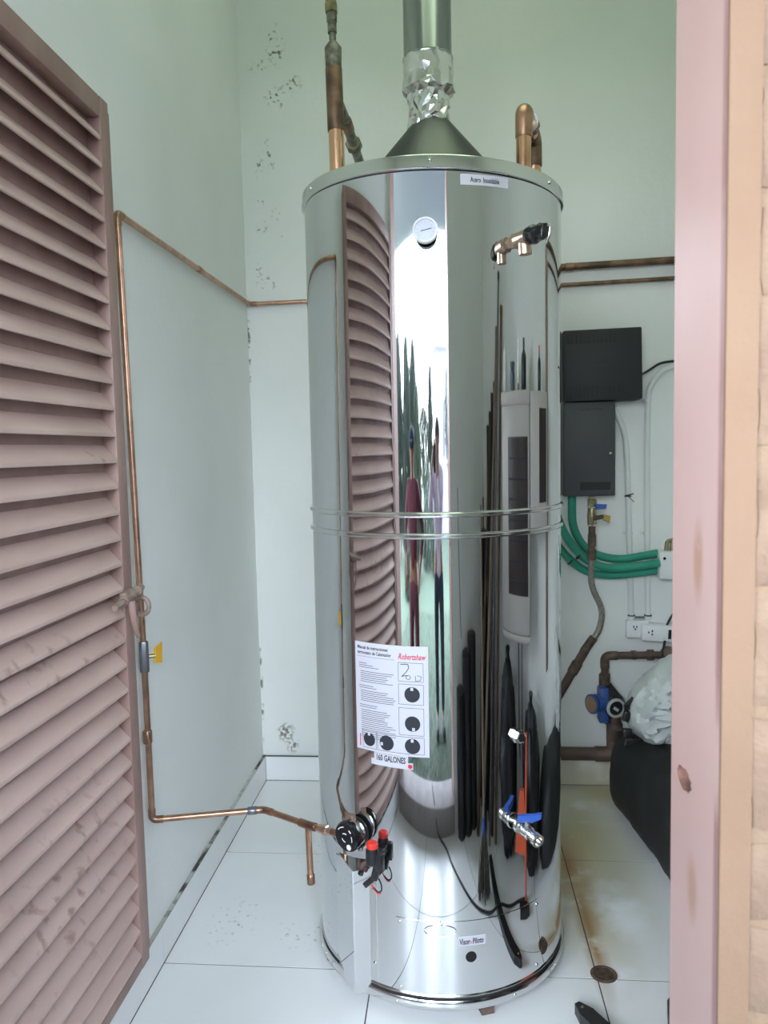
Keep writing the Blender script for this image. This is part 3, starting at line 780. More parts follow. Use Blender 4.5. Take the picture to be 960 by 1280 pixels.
up2 = run('water_pipe', [(.262, 2.47, 2.16), (.262, 3.0, 2.16), (.285, YB - .021, 2.165), (XR - .02, YB - .021, 2.182), (XR - .02, 2.44, 2.182), (XR - .02, 2.44, .60)], .0145,
          'thicker upper copper pipe on the back wall, right of the tank', skip=(), m='copper_old', fit='copper_fit')
sleeve(up2, 'coupling', (.468, YB - .021, 2.1685), (.50, YB - .021, 2.169), .017, 'copper_fit')
lp = run('return_pipe', [(.30, YB - .014, 2.096), (XR - .015, YB - .014, 2.112), (XR - .015, 2.49, 2.112), (XR - .015, 2.49, .60)], .0085,
         'thin lower copper pipe on the back wall, right of the tank', m='copper_old', fit='copper_fit')

# riser left of the flue
RX, RY = -.306, 2.218
ris = thing('hot_water_riser', (RX, RY, 2.13), 'tall scorched copper riser on the left of the tank top', 'pipe')
MB().cyl((RX, RY, 2.127), (RX - .002, RY, 2.40), .0215, seg=24).build('pipe', 'copper_new', ris)
MB().lathe([(.0235, 0), (.0235, .165), (.0215, .170)], (RX - .002, RY, 2.335), (-.01, 0, 1), 24).build('tee', 'copper_old', ris)
MB().lathe([(.0225, 0), (.0225, .058)], (RX - .0035, RY, 2.475), (-.01, 0, 1), 24).build('scorched_collar', 'verdigris', ris)
MB().lathe([(.0232, 0), (.0235, .028), (.012, .044), (.0095, .046), (.0095, .090)], (RX - .004, RY, 2.528), (-.01, 0, 1), 24).build('reducer', 'verdigris', ris)
MB().lathe([(.0125, 0), (.0125, .028), (.0145, .030), (.0145, .055), (.012, .058)], (RX - .005, RY, 2.596), (-.01, 0, 1), 16).build('union', 'verdigris', ris)
MB().lathe([(.0185, 0), (.0185, .022), (.0165, .024), (.0165, .080)], (RX - .006, RY, 2.650), (-.01, 0, 1), 6).build('air_valve', 'brass', ris, smooth=20)
MB().tube([(RX, RY, 2.425), (RX + .006, 2.40, 2.425), (RX + .010, 2.66, 2.418), (RX + .010, YB, 2.41)], .0155, 16).build('branch_pipe', 'verdigris', ris)
sleeve(ris, 'branch_coupling', (RX + .006, 2.37, 2.425), (RX + .007, 2.44, 2.424), .018, 'copper_old')
MB().lathe([(.019, 0), (.026, .006), (.026, .030), (.019, .036)], (RX + .008, 2.53, 2.4215), (.02, 1, -.02), 8).build('branch_union', 'verdigris', ris, smooth=20)
MB().lathe([(.0215, 0), (.0215, .006)], (RX + .008, 2.524, 2.4217), (.02, 1, -.02), 24).build('union_ring', 'brass', ris)

# looped feed on the right of the tank top
UX = .206
loop_ = thing('cold_feed_loop', (UX, 2.218, 2.13), 'bright copper pipe looping over on the right of the tank top', 'pipe')
A, B, C_, D = Vector((UX, 2.218, 2.127)), Vector((UX + .002, 2.218, 2.362)), Vector((.262, 2.47, 2.372)), Vector((.262, 2.47, 2.0))
MB().tube([A, B, C_, D], .0205, 20, bend=.035).build('pipe', 'copper_new', loop_)
hd = (C_ - B).normalized()
MB().tube([B + Vector((0, 0, -.072)), B, B + hd * .062], .0235, 20, bend=.038).build('elbow', 'copper', loop_)
MB().tube([C_ - hd * .062, C_, C_ + Vector((0, 0, -.075))], .0235, 20, bend=.038).build('elbow', 'copper_old', loop_)
MB().lathe([(.022, 0), (.031, .006), (.031, .034), (.024, .040)], B + hd * .10, hd, 8).build('union', 'copper_old', loop_, smooth=20)
MB().lathe([(.0295, 0), (.0295, .005)], B + hd * .094, hd, 24).build('union_ring', 'zinc', loop_)

# ------------------------------------------------------------------ equipment on the back wall, right
cb = thing('control_box', (.60, YB, 1.62), 'large black plastic control box high on the back wall', 'electrical box')
bx0, bx1, bz0, bz1, by = .447, .756, 1.622, 1.909, 3.176
rotb = (0, math.radians(-1.0), 0)
cbc = Vector(((bx0 + bx1) / 2, (by + YB) / 2, (bz0 + bz1) / 2))
MB().box(cbc + Vector((0, .010, 0)), (bx1 - bx0, YB - by - .020, bz1 - bz0), rot=rotb, bev=.012, seg=3).build('body', 'charcoal', cb)
MB().box(cbc + Vector((0, -.0475, 0)), (bx1 - bx0 - .006, .012, bz1 - bz0 - .006), rot=rotb, bev=.005, seg=2).build('lid', 'charcoal', cb)
for zz, n_ in ((.105, 13), (-.105, 13)):
    for i in range(n_):
        MB().box(cbc + Vector((-.135 + .0165 * i, -.0537, zz)), (.010, .002, .038), bev=.0008, seg=1).build('vent_slot', 'charcoal2', cb, smooth=0)
MB().box(cbc + Vector((-.02, -.0538, .010)), (.078, .002, .020), rot=rotb).build('badge', 'charcoal2', cb, smooth=0)
lb = thing('breaker_box', (.56, YB, 1.24), 'grey metal electrical box under the black control box', 'electrical box')
MB().mm((.449, 3.196, 1.243), (.653, YB, 1.622), bev=.004).build('body', 'greybox', lb)
MB().mm((.4505, 3.190, 1.2455), (.6515, 3.196, 1.620), bev=.002).build('door', 'greybox', lb)
vs, fs = text_data('Supreme Plus', .018, bold=.0002)
MB().add([(.505 + x * .95, 3.1894, 1.586 + y) for x, y in vs], fs).build('faint_lettering', 'greydark', lb, smooth=0)
MB().mm((.512, 3.1885, 1.268), (.632, 3.1905, 1.300)).build('louvre_patch', 'charcoal2', lb, smooth=0)
MB().lathe([(.005, 0), (.005, .004)], (.632, 3.190, 1.415), (0, -1, 0), 14).build('lock', 'zinc', lb)

def hose(name, pts, label, r=.0165):
    root = thing(name, pts[0], label, 'hose', 'green hoses on the back wall')
    P = [Vector(p) for p in pts]
    MB().tube(P, r, 12, bend=.12, steps=8).build('hose', 'green', root)
    return root
hy = YB - .045
h1 = hose('green_hose', [(.488, hy, 1.245), (.488, hy, 1.11), (.545, hy, 1.012), (.665, hy, .972), (.832, hy, 1.001)], 'green hose rising into the grey box, upper one of three')
hz = hy - .030
h2 = hose('green_hose', [(.395, hz, 1.30), (.430, hz, 1.13), (.503, hz, 1.008), (.60, hz, .946), (.70, hz, .947), (.832, hz, .965)], 'green hose, middle one of the three entering the white junction box')
h3 = hose('green_hose', [(.36, hy - .002, 1.16), (.446, hy, 1.008), (.54, hy, .925), (.64, hy, .908), (.832, hy, .930)], 'green hose, lowest of the three entering the white junction box')
MB().lathe([(.0178, 0), (.0178, .006)], (.507, hz, 1.000), (.8, 0, -.55), 14).build('clamp', 'charcoal2', h2)
MB().lathe([(.0178, 0), (.0178, .006)], (.478, hy, .974), (.8, 0, -.55), 14).build('clamp', 'charcoal2', h3)

jb = thing('junction_box', (.92, YB, .90), 'white junction box at the end of the green hoses', 'junction box')
MB().mm((.829, 3.20, .897), (1.03, YB, 1.013), bev=.008).build('box', 'pvc', jb)
MB().lathe([(.006, 0), (.006, .002)], (.849, 3.2, .985), (0, -1, 0), 14).build('knockout', 'hole', jb)
for i, xx in enumerate((.862, .884)):
    MB().tube([(xx, 3.23, 1.008), (xx + .004, 3.23, 1.052), (xx + .05, 3.24, 1.058)], .008, 10, bend=.015).build('brass_gland', 'brass', jb)

cg = 'white conduits on the back wall'
def conduit(pts, label, clips):
    root = thing('conduit', pts[0], label, 'conduit', cg)
    MB().tube(pts, .0115, 12, bend=.16, steps=8).build('pipe', 'pvc', root)
    for c in clips:
        MB().lathe([(.0145, 0), (.0145, .012)], (c[0], YB - .013, c[1]), (0, 0, 1), 14).build('clip', 'pvc', root)
        MB().mm((c[0] - .024, YB - .004, c[1]), (c[0] - .008, YB, c[1] + .012)).build('clip_tab', 'pvc', root, smooth=0)
    return root
cy = YB - .013
conduit([(.655, cy - .03, 1.60), (.705, cy - .01, 1.50), (.716, cy, 1.36), (.724, cy, 1.10), (.735, cy, .722)], 'white conduit curving down from the grey box, left one of two', [(.724, 1.075)])
conduit([(.935, cy, 1.765), (.86, cy, 1.755), (.80, cy, 1.68), (.795, cy, 1.50), (.796, cy, 1.10), (.802, cy, .722)], 'white conduit arching in from the right, right one of two', [(.796, 1.075), (.797, 1.62)])
zt = thing('cable_tie', (.717, YB - .026, 1.235), 'black cable tie round the left white conduit', 'cable tie')
MB().lathe([(.0128, 0), (.0138, .001), (.0138, .005), (.0128, .006)], (.719, YB - .013, 1.233), (0, 0, 1), 16, caps=False).build('loop', 'black', zt)
MB().tube([(.706, YB - .028, 1.238), (.738, YB - .034, 1.247)], .0025, 6).build('tail', 'black', zt)
MB().tube([(.716, YB - .028, 1.236), (.740, YB - .034, 1.212)], .0016, 6).build('tail', 'black', zt)

o1 = thing('wall_outlet', (.74, YB, .65), 'white wall outlet box under the left conduit', 'outlet')
MB().mm((.711, 3.246, .647), (.80, YB, .718), bev=.004).build('box', 'white', o1)
MB().mm((.716, 3.2435, .653), (.766, 3.247, .713), bev=.001).build('face', 'white', o1)
for dx, dz, w_, h_ in ((.738, .694, .004, .010), (.750, .694, .004, .010), (.744, .684, .007, .006)):
    MB().mm((dx - w_ / 2, 3.2428, dz - h_ / 2), (dx + w_ / 2, 3.2440, dz + h_ / 2)).build('slot', 'ink', o1, smooth=0)
for xx in (.735, .802):
    MB().lathe([(.0145, 0), (.0145, .016), (.0125, .018)], (xx, cy, .716), (0, 0, 1), 8).build('gland', 'pvc', o1, smooth=20)
    MB().lathe([(.0155, .018), (.0155, .023)], (xx, cy, .716), (0, 0, 1), 16).build('gland_ring', 'inkgrey', o1)
MB().tube([(.748, cy, .728), (.79, cy, .728)], .004, 8).build('link_tube', 'greymetal', o1)
o2 = thing('timer_outlet', (.83, YB, .64), 'white timer outlet unit with a dark window beside the wall outlet', 'outlet')
rt = (0, math.radians(3), 0); oc = Vector((.829, 3.228, .672))
Rt = __import__('mathutils').Euler(rt).to_matrix()
MB().box(oc + Vector((0, .015, 0)), (.128, .060, .068), rot=rt, bev=.008).build('box', 'white', o2)
MB().box(oc + Rt @ Vector((.046, -.016, 0)), (.012, .003, .038), rot=rt).build('window', 'black', o2, smooth=0)
for dx, dz in ((-.038, .004), (-.024, .010), (-.024, -.004)):
    MB().box(oc + Rt @ Vector((dx, -.0155, dz)), (.005, .002, .008), rot=rt).build('slot', 'ink', o2, smooth=0)
MB().box(oc + Rt @ Vector((.024, -.0155, -.018)), (.010, .002, .008), rot=rt).build('button', 'pvc', o2, smooth=0)
pc = MB().tube([(.868, 3.235, .70), (.880, 3.225, .735), (.93, 3.24, .80)], .005, 8, bend=.02).build('power_cord', 'black')
tag(pc, 'short black cord leaving the top of the timer outlet', 'cord')
pc2 = MB().tube([(.856, 3.215, .642), (.835, 3.18, .575), (.800, 3.08, .505)], .0055, 8, bend=.03).build('power_cord', 'black')
tag(pc2, 'black cord hanging from the timer outlet into the white plastic', 'cord')
wc = MB().tube([(.752, 3.22, 1.722), (.80, YB - .02, 1.745), (.845, YB - .008, 1.776), (.95, YB - .006, 1.785), (XR - .005, YB - .006, 1.79)], .005, 8, bend=.06).build('supply_cable', 'black')
tag(wc, 'black cable running right from the black control box', 'cable')

# flexible feed with its valves under the grey box
fx = thing('flexible_feed', (.558, YB - .05, 1.24), 'flexible braided water pipe with two small levers under the grey box', 'pipe')
fy = YB - .108
MB().lathe([(.019, 0), (.019, .026), (.013, .030), (.013, .040)], (.558, fy, 1.203), (0, 0, 1), 6).build('hex_nut', 'brass', fx, smooth=20)
MB().lathe([(.013, -.012), (.018, -.004), (.019, .03), (.016, .06)], (.557, fy, 1.136), (0, 0, 1), 16).build('ball_valve', 'brass', fx)
MB().tube([(.560, fy - .016, 1.155), (.60, fy - .022, 1.163)], .009, 8).build('side_valve', 'rusty', fx)
MB().prism([(.570, fy - .022, 1.196), (.610, fy - .022, 1.198), (.612, fy - .022, 1.212), (.570, fy - .022, 1.214)], (0, .014, -.006)).build('valve_lever', 'blue', fx, smooth=0)
MB().prism([(.595, fy - .03, 1.152), (.622, fy - .03, 1.142), (.626, fy - .03, 1.166), (.602, fy - .03, 1.172)], (0, .012, -.004)).build('valve_lever', 'yellowold', fx, smooth=0)
MB().lathe([(.0165, 0), (.0165, .006)], (.557, fy, 1.124), (0, 0, 1), 16).build('ring', 'zinc', fx)
MB().tube([(.557, fy, 1.13), (.556, fy, 1.00)], .0135, 12).build('pipe', 'rusty', fx)
sleeve(fx, 'coupling', (.557, fy, 1.09), (.557, fy, 1.04), .0165, 'rusty', 10)
sleeve(fx, 'coupling', (.556, fy, 1.03), (.555, fy, .985), .0185, 'rusty', 8)
MB().tube([(.556, fy, .99), (.550, fy, .885), (.602, fy, .775), (.584, fy, .690), (.550, fy, .645)], .0125, 12, bend=.08, steps=8).build('braided_hose', 'braid', fx)
sleeve(fx, 'hose_end', (.565, fy, .667), (.522, fy, .605), .0185, 'rusty', 8)
MB().tube([(.53, fy, .615), (.40, fy, .385)], .0185, 12).build('lower_pipe', 'brownpipe', fx)
sleeve(fx, 'coupling', (.50, fy, .562), (.475, fy, .518), .0225, 'rusty', 12)

# circulation pump with its pipes
pm = thing('circulation_pump', (.645, YB - .1, .15), 'blue and black circulation pump on the brown pipes', 'pump')
py = 3.185
MB().lathe([(.036, 0), (.040, .004), (.040, .010)], (.560, py - .012, .390), (-.86, -.5, .03), 28).build('motor_cap', 'bluepump', pm)
MB().lathe([(.0335, .010), (.0335, .0125)], (.560, py - .012, .390), (-.86, -.5, .03), 28).build('name_plate', 'pumpface', pm)
MB().cyl((.566, py - .009, .390), (.612, py + .015, .388), .038, seg=24).build('motor', 'bluepump', pm)
MB().box((.604, py + .012, .382), (.040, .06, .150), bev=.010).build('terminal_box', 'bluepump', pm)
MB().lathe([(.052, -.05), (.056, -.02), (.056, .0), (.045, .018), (.040, .024)], (.643, py + .01, .375), (.25, -1, .0), 28).build('volute', 'black', pm)
gg = MB().lathe([(.038, .020), (.040, .026), (.040, .034), (.030, .036), (.029, .030)], (.643, py + .01, .375), (.25, -1, 0), 32, caps=False).build('silver_ring', 'ring', pm)
MB().lathe([(.031, .026), (.031, .0315)], (.643, py + .01, .375), (.25, -1, 0), 28).build('ring_face', 'charcoal2', pm)
MB().box((.650, py - .0235, .372), (.024, .003, .012), rot=(0, .6, .25)).build('ring_mark', 'ring', pm)
MB().prism([(.60, py, .455), (.64, py - .01, .465), (.675, py - .01, .42), (.69, py, .37), (.66, py, .31), (.61, py, .30)], (0, .05, 0)).build('housing', 'charcoal', pm, smooth=0)
pp = run('pump_pipe', [(.616, py + .03, .47), (.614, py + .03, .580), (1.03, py + .03, .586)], .0155, 'dark brown pipe rising from the pump and turning right', m='brownpipe', fit='rusty', bend=.03)
sleeve(pp, 'union', (.614, py + .03, .45), (.614, py + .03, .505), .023, 'rusty', 8)
sleeve(pp, 'coupling', (.72, py + .03, .583), (.742, py + .03, .583), .019, 'rusty', 12)
sleeve(pp, 'union', (.785, py + .03, .583), (.812, py + .03, .583), .023, 'rusty', 8)
MB().blob((.868, py + .02, .590), (.034, .03, .034), .1, 2, 3, 2).build('check_valve', 'rusty', pp)
mp_ = run('main_pipe', [(.652, py + .02, .33), (.652, py + .02, .165), (.30, py + .03, .165)], .027, 'thick dark brown pipe along the foot of the back wall under the pump', m='brownpipe', fit='brownpipe', bend=.04)
sleeve(mp_, 'socket', (.652, py + .02, .30), (.652, py + .02, .225), .033, 'brownpipe', 16)

# ------------------------------------------------------------------ bags on the right
bag = thing('black_duffel_bag', (.84, 2.5, 0), 'long black canvas bag lying on the floor along the right wall', 'bag')
rings = []
NR = 26
for k in range(NR + 1):
    t = k / NR
    y = 2.19 + (3.16 - 2.19) * t
    taper = min(1, (.25 + 5.5 * min(t, 1 - t)))
    xl = .665 - .085 * max(0, (y - 2.48)) / .65
    xr = 1.03
    h = (.36 - .02 * t) * taper ** .5
    ringp = []
    for i in range(28):
        a = 2 * PI * i / 28
        ca_, sa_ = math.cos(a), math.sin(a)
        px = (xl + xr) / 2 + (xr - xl) / 2 * math.copysign(abs(ca_) ** .45, ca_) * (.55 + .45 * taper)
        pz = h / 2 + h / 2 * math.copysign(abs(sa_) ** .55, sa_)
        n_ = noise.fractal(Vector((px * 5, y * 5, pz * 5)), 1, 2, 3)
        px += .012 * n_; pz = max(.001, pz + .018 * noise.noise(Vector((px * 7, y * 6, 3))) * (1 if pz > .1 else 0))
        ringp.append((min(px, XR - .008), y + .01 * n_, pz))
    rings.append(ringp)
MB().loft(rings).build('bag_body', 'blackbag', bag, smooth=70)
wb = thing('white_plastic_bundle', (.85, 2.95, .33), 'crumpled white plastic sheet bundle resting on the black bag', 'bag')
outline = [(.640, .405), (.652, .500), (.700, .560), (.745, .600), (.83, .66), (.93, .71), (1.03, .72), (1.04, .45), (.98, .35), (.86, .30), (.79, .30), (.70, .33), (.655, .365)]
def inside_r(a):
    return 0
cx0, cz0 = .83, .475
pol = sorted([(math.atan2(zz - cz0, xx - cx0), math.hypot(xx - cx0, zz - cz0)) for xx, zz in outline])
def prad(a):
    a = (a + PI) % (2 * PI) - PI
    for i in range(len(pol)):
        a0, r0 = pol[i]; a1, r1 = pol[(i + 1) % len(pol)]
        if i == len(pol) - 1:
            a1 += 2 * PI
            if a < a0: a += 2 * PI
        if a0 <= a <= a1:
            return r0 + (r1 - r0) * (a - a0) / max(a1 - a0, 1e-6)
    return .2
wm = MB(); rings = []
NA = 72
for k in range(1, 22):
    ph = PI * k / 22
    ringp = []
    for i in range(NA):
        a = 2 * PI * i / NA
        q = Vector((math.cos(a) * 2.4, math.sin(a) * 2.4, ph * 2.2))
        cr_ = abs(noise.noise(q * 1.1 + Vector((2, 9, 4)))) * 1.2 + .5 * abs(noise.noise(q * 2.7))
        R_ = prad(a) * (math.sin(ph) ** .55) * (1 - .07 * cr_)
        y_ = 2.93 - .15 * math.cos(ph) * (1 - .55 * (cr_ - .2))
        ringp.append((min(cx0 + R_ * math.cos(a), XR - .006), y_, cz0 + R_ * math.sin(a)))
    rings.append(ringp)
wm.loft(rings).build('plastic_sheet', 'whitebag', wb, smooth=25)
ub = thing('black_strap_buckle', (.63, 2.9, .40), 'black buckles and strap ends at the left edge of the white plastic', 'strap')
MB().prism([(.630, 2.90, .445), (.652, 2.90, .470), (.668, 2.90, .515), (.645, 2.90, .490), (.628, 2.90, .470)], (0, .02, 0)).build('strap_end', 'black', ub, smooth=0)
MB().box((.634, 2.90, .435), (.024, .024, .040), rot=(0, .3, 0), bev=.004).build('buckle', 'black', ub)
MB().box((.636, 2.895, .372), (.036, .026, .034), bev=.006).build('buckle', 'black', ub)
MB().tube([(.575, 2.905, .382), (.632, 2.90, .380)], .004, 8).build('pin', 'black', ub)
MB().prism([(.636, 2.90, .34), (.690, 2.90, .345), (.66, 2.90, .325), (.630, 2.90, .318)], (0, .02, 0)).build('strap_end', 'black', ub, smooth=0)

# floor drain
dr = thing('floor_drain', DRAIN, 'rusty round floor drain at the tile corner right of the tank', 'drain')
def drlathe(prof, **k): return MB().lathe(prof, DRAIN, (0, 0, 1), 40, **k)
drlathe([(.036, .0003), (.036, .0022), (.030, .0026), (.029, .0006)], caps=False).build('rim', 'rusty', dr)
drlathe([(.0315, .0022), (.0285, .0034), (.0275, .0016)], caps=False).build('bright_ring', 'rusty', dr)
drlathe([(.028, .0004), (.028, .0012)]).build('cup', 'rusthole', dr)

# black metal legs lying at the front right
def flat_bar(name, a, b, w, h, label):
    a = Vector(a); b = Vector(b); d = (b - a).normalized(); s_ = Vector((-d.y, d.x, 0)).normalized() * w / 2
    root = thing(name, a, label, 'metal bar', 'black metal bars on the floor')
    u = Vector((0, 0, h))
    P = [a - s_ * .35, a + s_ * .35, a + d * .035 + s_, b + s_, b - s_, a + d * .035 - s_]
    MB().prism([p + Vector((0, 0, .001)) for p in P], u).build('bar', 'black', root, smooth=0)
    MB().lathe([(.006, 0), (.006, .003), (.003, .005)], a + d * .022 + u + Vector((0, 0, .001)), (0, 0, 1), 6).build('bolt', 'zinc', root, smooth=0)
    return root
flat_bar('metal_bar', (.296, 1.912, 0), (.62, 1.40, 0), .042, .028, 'black metal bar with a bolt on the floor right of the tank')
flat_bar('metal_bar', (.557, 1.958, 0), (.535, 1.86, 0), .05, .03, 'black metal bar end half hidden by the pink door jamb')

# ------------------------------------------------------------------ right wall and front corner (seen in the tank)
FXu = XR - .20
ht = thing('wall_heater_unit', (XR, 1.75, .8), 'tall cream wall unit with a dark vertical grille on the right wall', 'wall unit')
MB().mm((FXu, 1.512, .80), (XR, 2.000, 1.60), bev=.018).build('casing', 'cream', ht)
MB().mm((FXu - .004, 1.507, 1.585), (XR, 2.003, 1.635), bev=.008).build('top_cap', 'cream', ht)
MB().mm((FXu + .004, 1.515, .775), (XR, 1.997, .802), bev=.008).build('bottom_tray', 'cream', ht)
MB().mm((FXu - .003, 1.632, .94), (FXu + .004, 1.965, 1.48), bev=.002).build('grille', 'grille', ht)
for i in range(7):
    MB().mm((FXu - .006, 1.645, .985 + i * .07), (FXu - .002, 1.955, .991 + i * .07)).build('grille_bar', 'charcoal', ht, smooth=0)
for y_ in (1.78, 1.84):
    MB().tube([(FXu + .1, y_, .78), (FXu + .1, y_, .42), (XR - .02, y_, .30)], .011, 10, bend=.05).build('feed_pipe', 'greymetal', ht)
h2_ = thing('wall_cabinet', (XR, 2.18, 1.15), 'narrower cream wall box with a dark slot, beside the tall unit', 'wall unit')
MB().mm((FXu + .004, 2.008, 1.15), (XR, 2.372, 1.632), bev=.012).build('casing', 'cream', h2_)
MB().mm((FXu + .001, 2.18, 1.255), (FXu + .01, 2.345, 1.575), bev=.002).build('slot', 'grille', h2_)
def bottle(name, y, r, h, m, capm, label, x=FXu + .06, z=1.635, neck=.35):
    root = thing(name, (x, y, z), label, 'bottle', 'bottles on the wall units')
    MB().lathe([(r * .96, 0), (r, .004), (r, h * .62), (r * .8, h * .70), (r * neck, h * .78), (r * neck, h * .84)], (x, y, z), seg=18).build('body', m, root)
    MB().lathe([(r * neck * 1.15, h * .84), (r * neck * 1.1, h), (r * neck * .6, h)], (x, y, z), seg=14).build('cap', capm, root)
bottle('spray_bottle', 1.56, .035, .20, 'white', 'white', 'white bottle at the left end of the tall cream unit')
bottle('paint_can', 1.70, .037, .10, 'bluecan', 'bluecan', 'squat blue grey can on the tall cream unit', neck=.9)
bottle('oil_bottle', 1.90, .042, .175, 'black', 'black', 'larger black bottle on the tall cream unit')
bottle('oil_bottle', 2.20, .032, .155, 'black', 'red', 'small black bottle on the narrower cream box', z=1.632)
tl = thing('pruning_saw', (FXu + .06, 1.80, 1.635), 'thin upright wire brush standing on the tall cream unit', 'brush')
MB().tube([(FXu + .06, 1.80, 1.635), (FXu + .07, 1.795, 1.81)], .004, 8).build('handle', 'zinc', tl)
MB().cyl((FXu + .06, 1.80, 1.635), (FXu + .06, 1.80, 1.66), .02, .012).build('bristles', 'fibre', tl)
tl.name = 'wire_brush'

def pole(name, a, b, r, m, label, cap=None):
    root = thing(name, a, label, 'pole', 'poles leaning in the front right corner')
    MB().tube([a, b], r, 10).build('shaft', m, root)
    MB().tube([Vector(b), Vector(b) + (Vector(b) - Vector(a)).normalized() * .03], r * 1.25, 10).build('end_cap', cap or 'black', root)
for (a, b, r, m, lab, cap) in (
    ((.78, 1.38, 0), (1.02, 1.43, 1.93), .020, 'wood', 'brown wooden pole leaning on the right wall, nearest the cream unit', 'wood'),
    ((.70, 1.31, 0), (1.02, 1.37, 2.06), .015, 'greymetal', 'slim grey metal pole, tallest in the front right corner', None),
    ((.62, 1.22, 0), (1.01, 1.32, 1.86), .022, 'palewood', 'pale wooden pole leaning in the front right corner', 'palewood'),
    ((.79, 1.29, 0), (1.015, 1.26, 1.66), .028, 'brownpipe', 'thick dark brown pipe leaning between the grey and the pale pole', None),
    ((.71, 1.19, 0), (1.015, 1.195, 1.62), .028, 'rubber', 'black rubber tube leaning beside the thick brown pipe', None),
    ((.60, 1.12, 0), (1.01, 1.135, 1.55), .026, 'brownpipe', 'dark brown pipe leaning on the front wall side of the black tube', None),
    ((.84, 1.18, 0), (1.02, 1.06, 1.50), .026, 'black', 'black plastic tube deepest in the front right corner', None)):
    pole('leaning_pole', a, b, r, m, lab, cap)
tp = thing('rolled_tarpaulin', (.50, 1.02, 0), 'rolled dark tarpaulin standing against the front wall', 'tarpaulin')
for (x_, y_, r_, h_, s_) in ((.36, .975, .07, .55, 1), (.485, .985, .08, .68, 2), (.585, .99, .075, .74, 3)):
    rr = []
    for k in range(14):
        zz = .001 + h_ * k / 13
        rr.append([(x_ + (r_ * (1 + .25 * noise.noise(Vector((math.cos(a) * 2, math.sin(a) * 2, zz * 5 + s_))))) * math.cos(a), y_ + r_ * (1 + .2 * noise.noise(Vector((math.cos(a) * 2, zz * 4, s_)))) * math.sin(a), zz) for a in [2 * PI * i / 20 for i in range(20)]])
    MB().loft(rr).build('roll', 'darktarp', tp, smooth=60)
def garbage(x, y, rx, ry, h, seed, label):
    gb = thing('garbage_bag', (x, y, 0), label, 'bag', 'black garbage bags by the right wall')
    MB().blob((x, y, h * .48), (rx, ry, h * .54), .20, 2.2, seed, 4, flat=.001).build('bag_body', 'darktarp', gb, smooth=60)
    MB().lathe([(.03, 0), (.018, .03), (.035, .07)], (x, y, h * .96), (0, 0, 1), 12).build('knot', 'darktarp', gb)
garbage(.865, 1.60, .155, .145, .70, 4, 'taller black garbage bag on the floor below the tall cream unit')
garbage(.845, 2.005, .165, .15, .56, 9, 'shorter black garbage bag between the tall one and the duffel bag')
cn = thing('folded_parasol', (.90, 1.02, 0), 'folded black parasol standing deep in the front right corner', 'parasol')
rr = []
for k in range(20):
    zz = .001 + 1.12 * k / 19
    rr.append([(.905 + (.10 * (1 - .55 * k / 19)) * (1 + .22 * math.sin(8 * a)) * math.cos(a), 1.01 + (.10 * (1 - .55 * k / 19)) * (1 + .22 * math.sin(8 * a)) * math.sin(a), zz) for a in [2 * PI * i / 32 for i in range(32)]])
MB().loft(rr).build('cloth', 'darktarp', cn, smooth=60)
MB().cyl((.905, 1.01, 1.1), (.905, 1.01, 1.25), .014).build('tip', 'wood', cn)
mpo = thing('string_mop', (.42, 1.47, 0), 'grey brown string mop standing on the floor before the leaning poles', 'mop')
mm_ = MB()
for i in range(60):
    a = rng.uniform(0, 2 * PI); r_ = rng.uniform(.015, .075)
    mm_.tube([(.44 + r_ * .3 * math.cos(a), 1.46 + r_ * .3 * math.sin(a), .20), (.43 + r_ * .8 * math.cos(a), 1.465 + r_ * .8 * math.sin(a), .10), (.42 + r_ * math.cos(a), 1.47 + r_ * math.sin(a), .003)], .005, 5)
mm_.build('strands', 'fibre', mpo, stuff=True)
MB().cyl((.44, 1.46, .19), (.445, 1.455, .24), .026, .018).build('clamp', 'bluepump', mpo)
MB().tube([(.445, 1.455, .22), (.58, 1.30, 1.25)], .011, 10).build('handle', 'palewood', mpo)
dp = thing('dustpan', (.60, 1.90, 0), 'orange plastic dustpan with a long handle before the black garbage bags', 'dustpan')
MB().prism([(.605, 1.79, .16), (.605, 1.93, .16), (.625, 1.90, .36), (.625, 1.85, .36)], (.025, 0, 0)).build('pan', 'orange', dp)
MB().tube([(.615, 1.92, .001), (.615, 1.925, .30), (.635, 1.935, .55)], .011, 10).build('handle', 'orange', dp)
# cords
fc = MB().tube([(-.30, .30, -.052), (-.22, .60, -.045), (-.17, .70, .123), (-.10, .93, .123), (-.06, .955, .02), (.07, 1.02, .005), (.22, 1.30, .005), (.31, 1.50, .005), (.395, 1.615, .008), (.455, 1.675, .038), (.525, 1.745, .008), (.60, 1.84, .007), (.63, 1.93, .006)], .0062, 8, bend=.09).build('extension_cord', 'black')
tag(fc, 'black cord lying across the sill and the floor in front of the tank', 'cord')
hc = MB().tube([(.38, .8955, 1.30), (.39, .8955, 1.05), (.41, .8955, .80), (.42, .8955, .72)], .0042, 8, bend=.15).build('hanging_cord', M['navy'])
tag(hc, 'dark blue cord hanging on the inside of the front wall', 'cord')

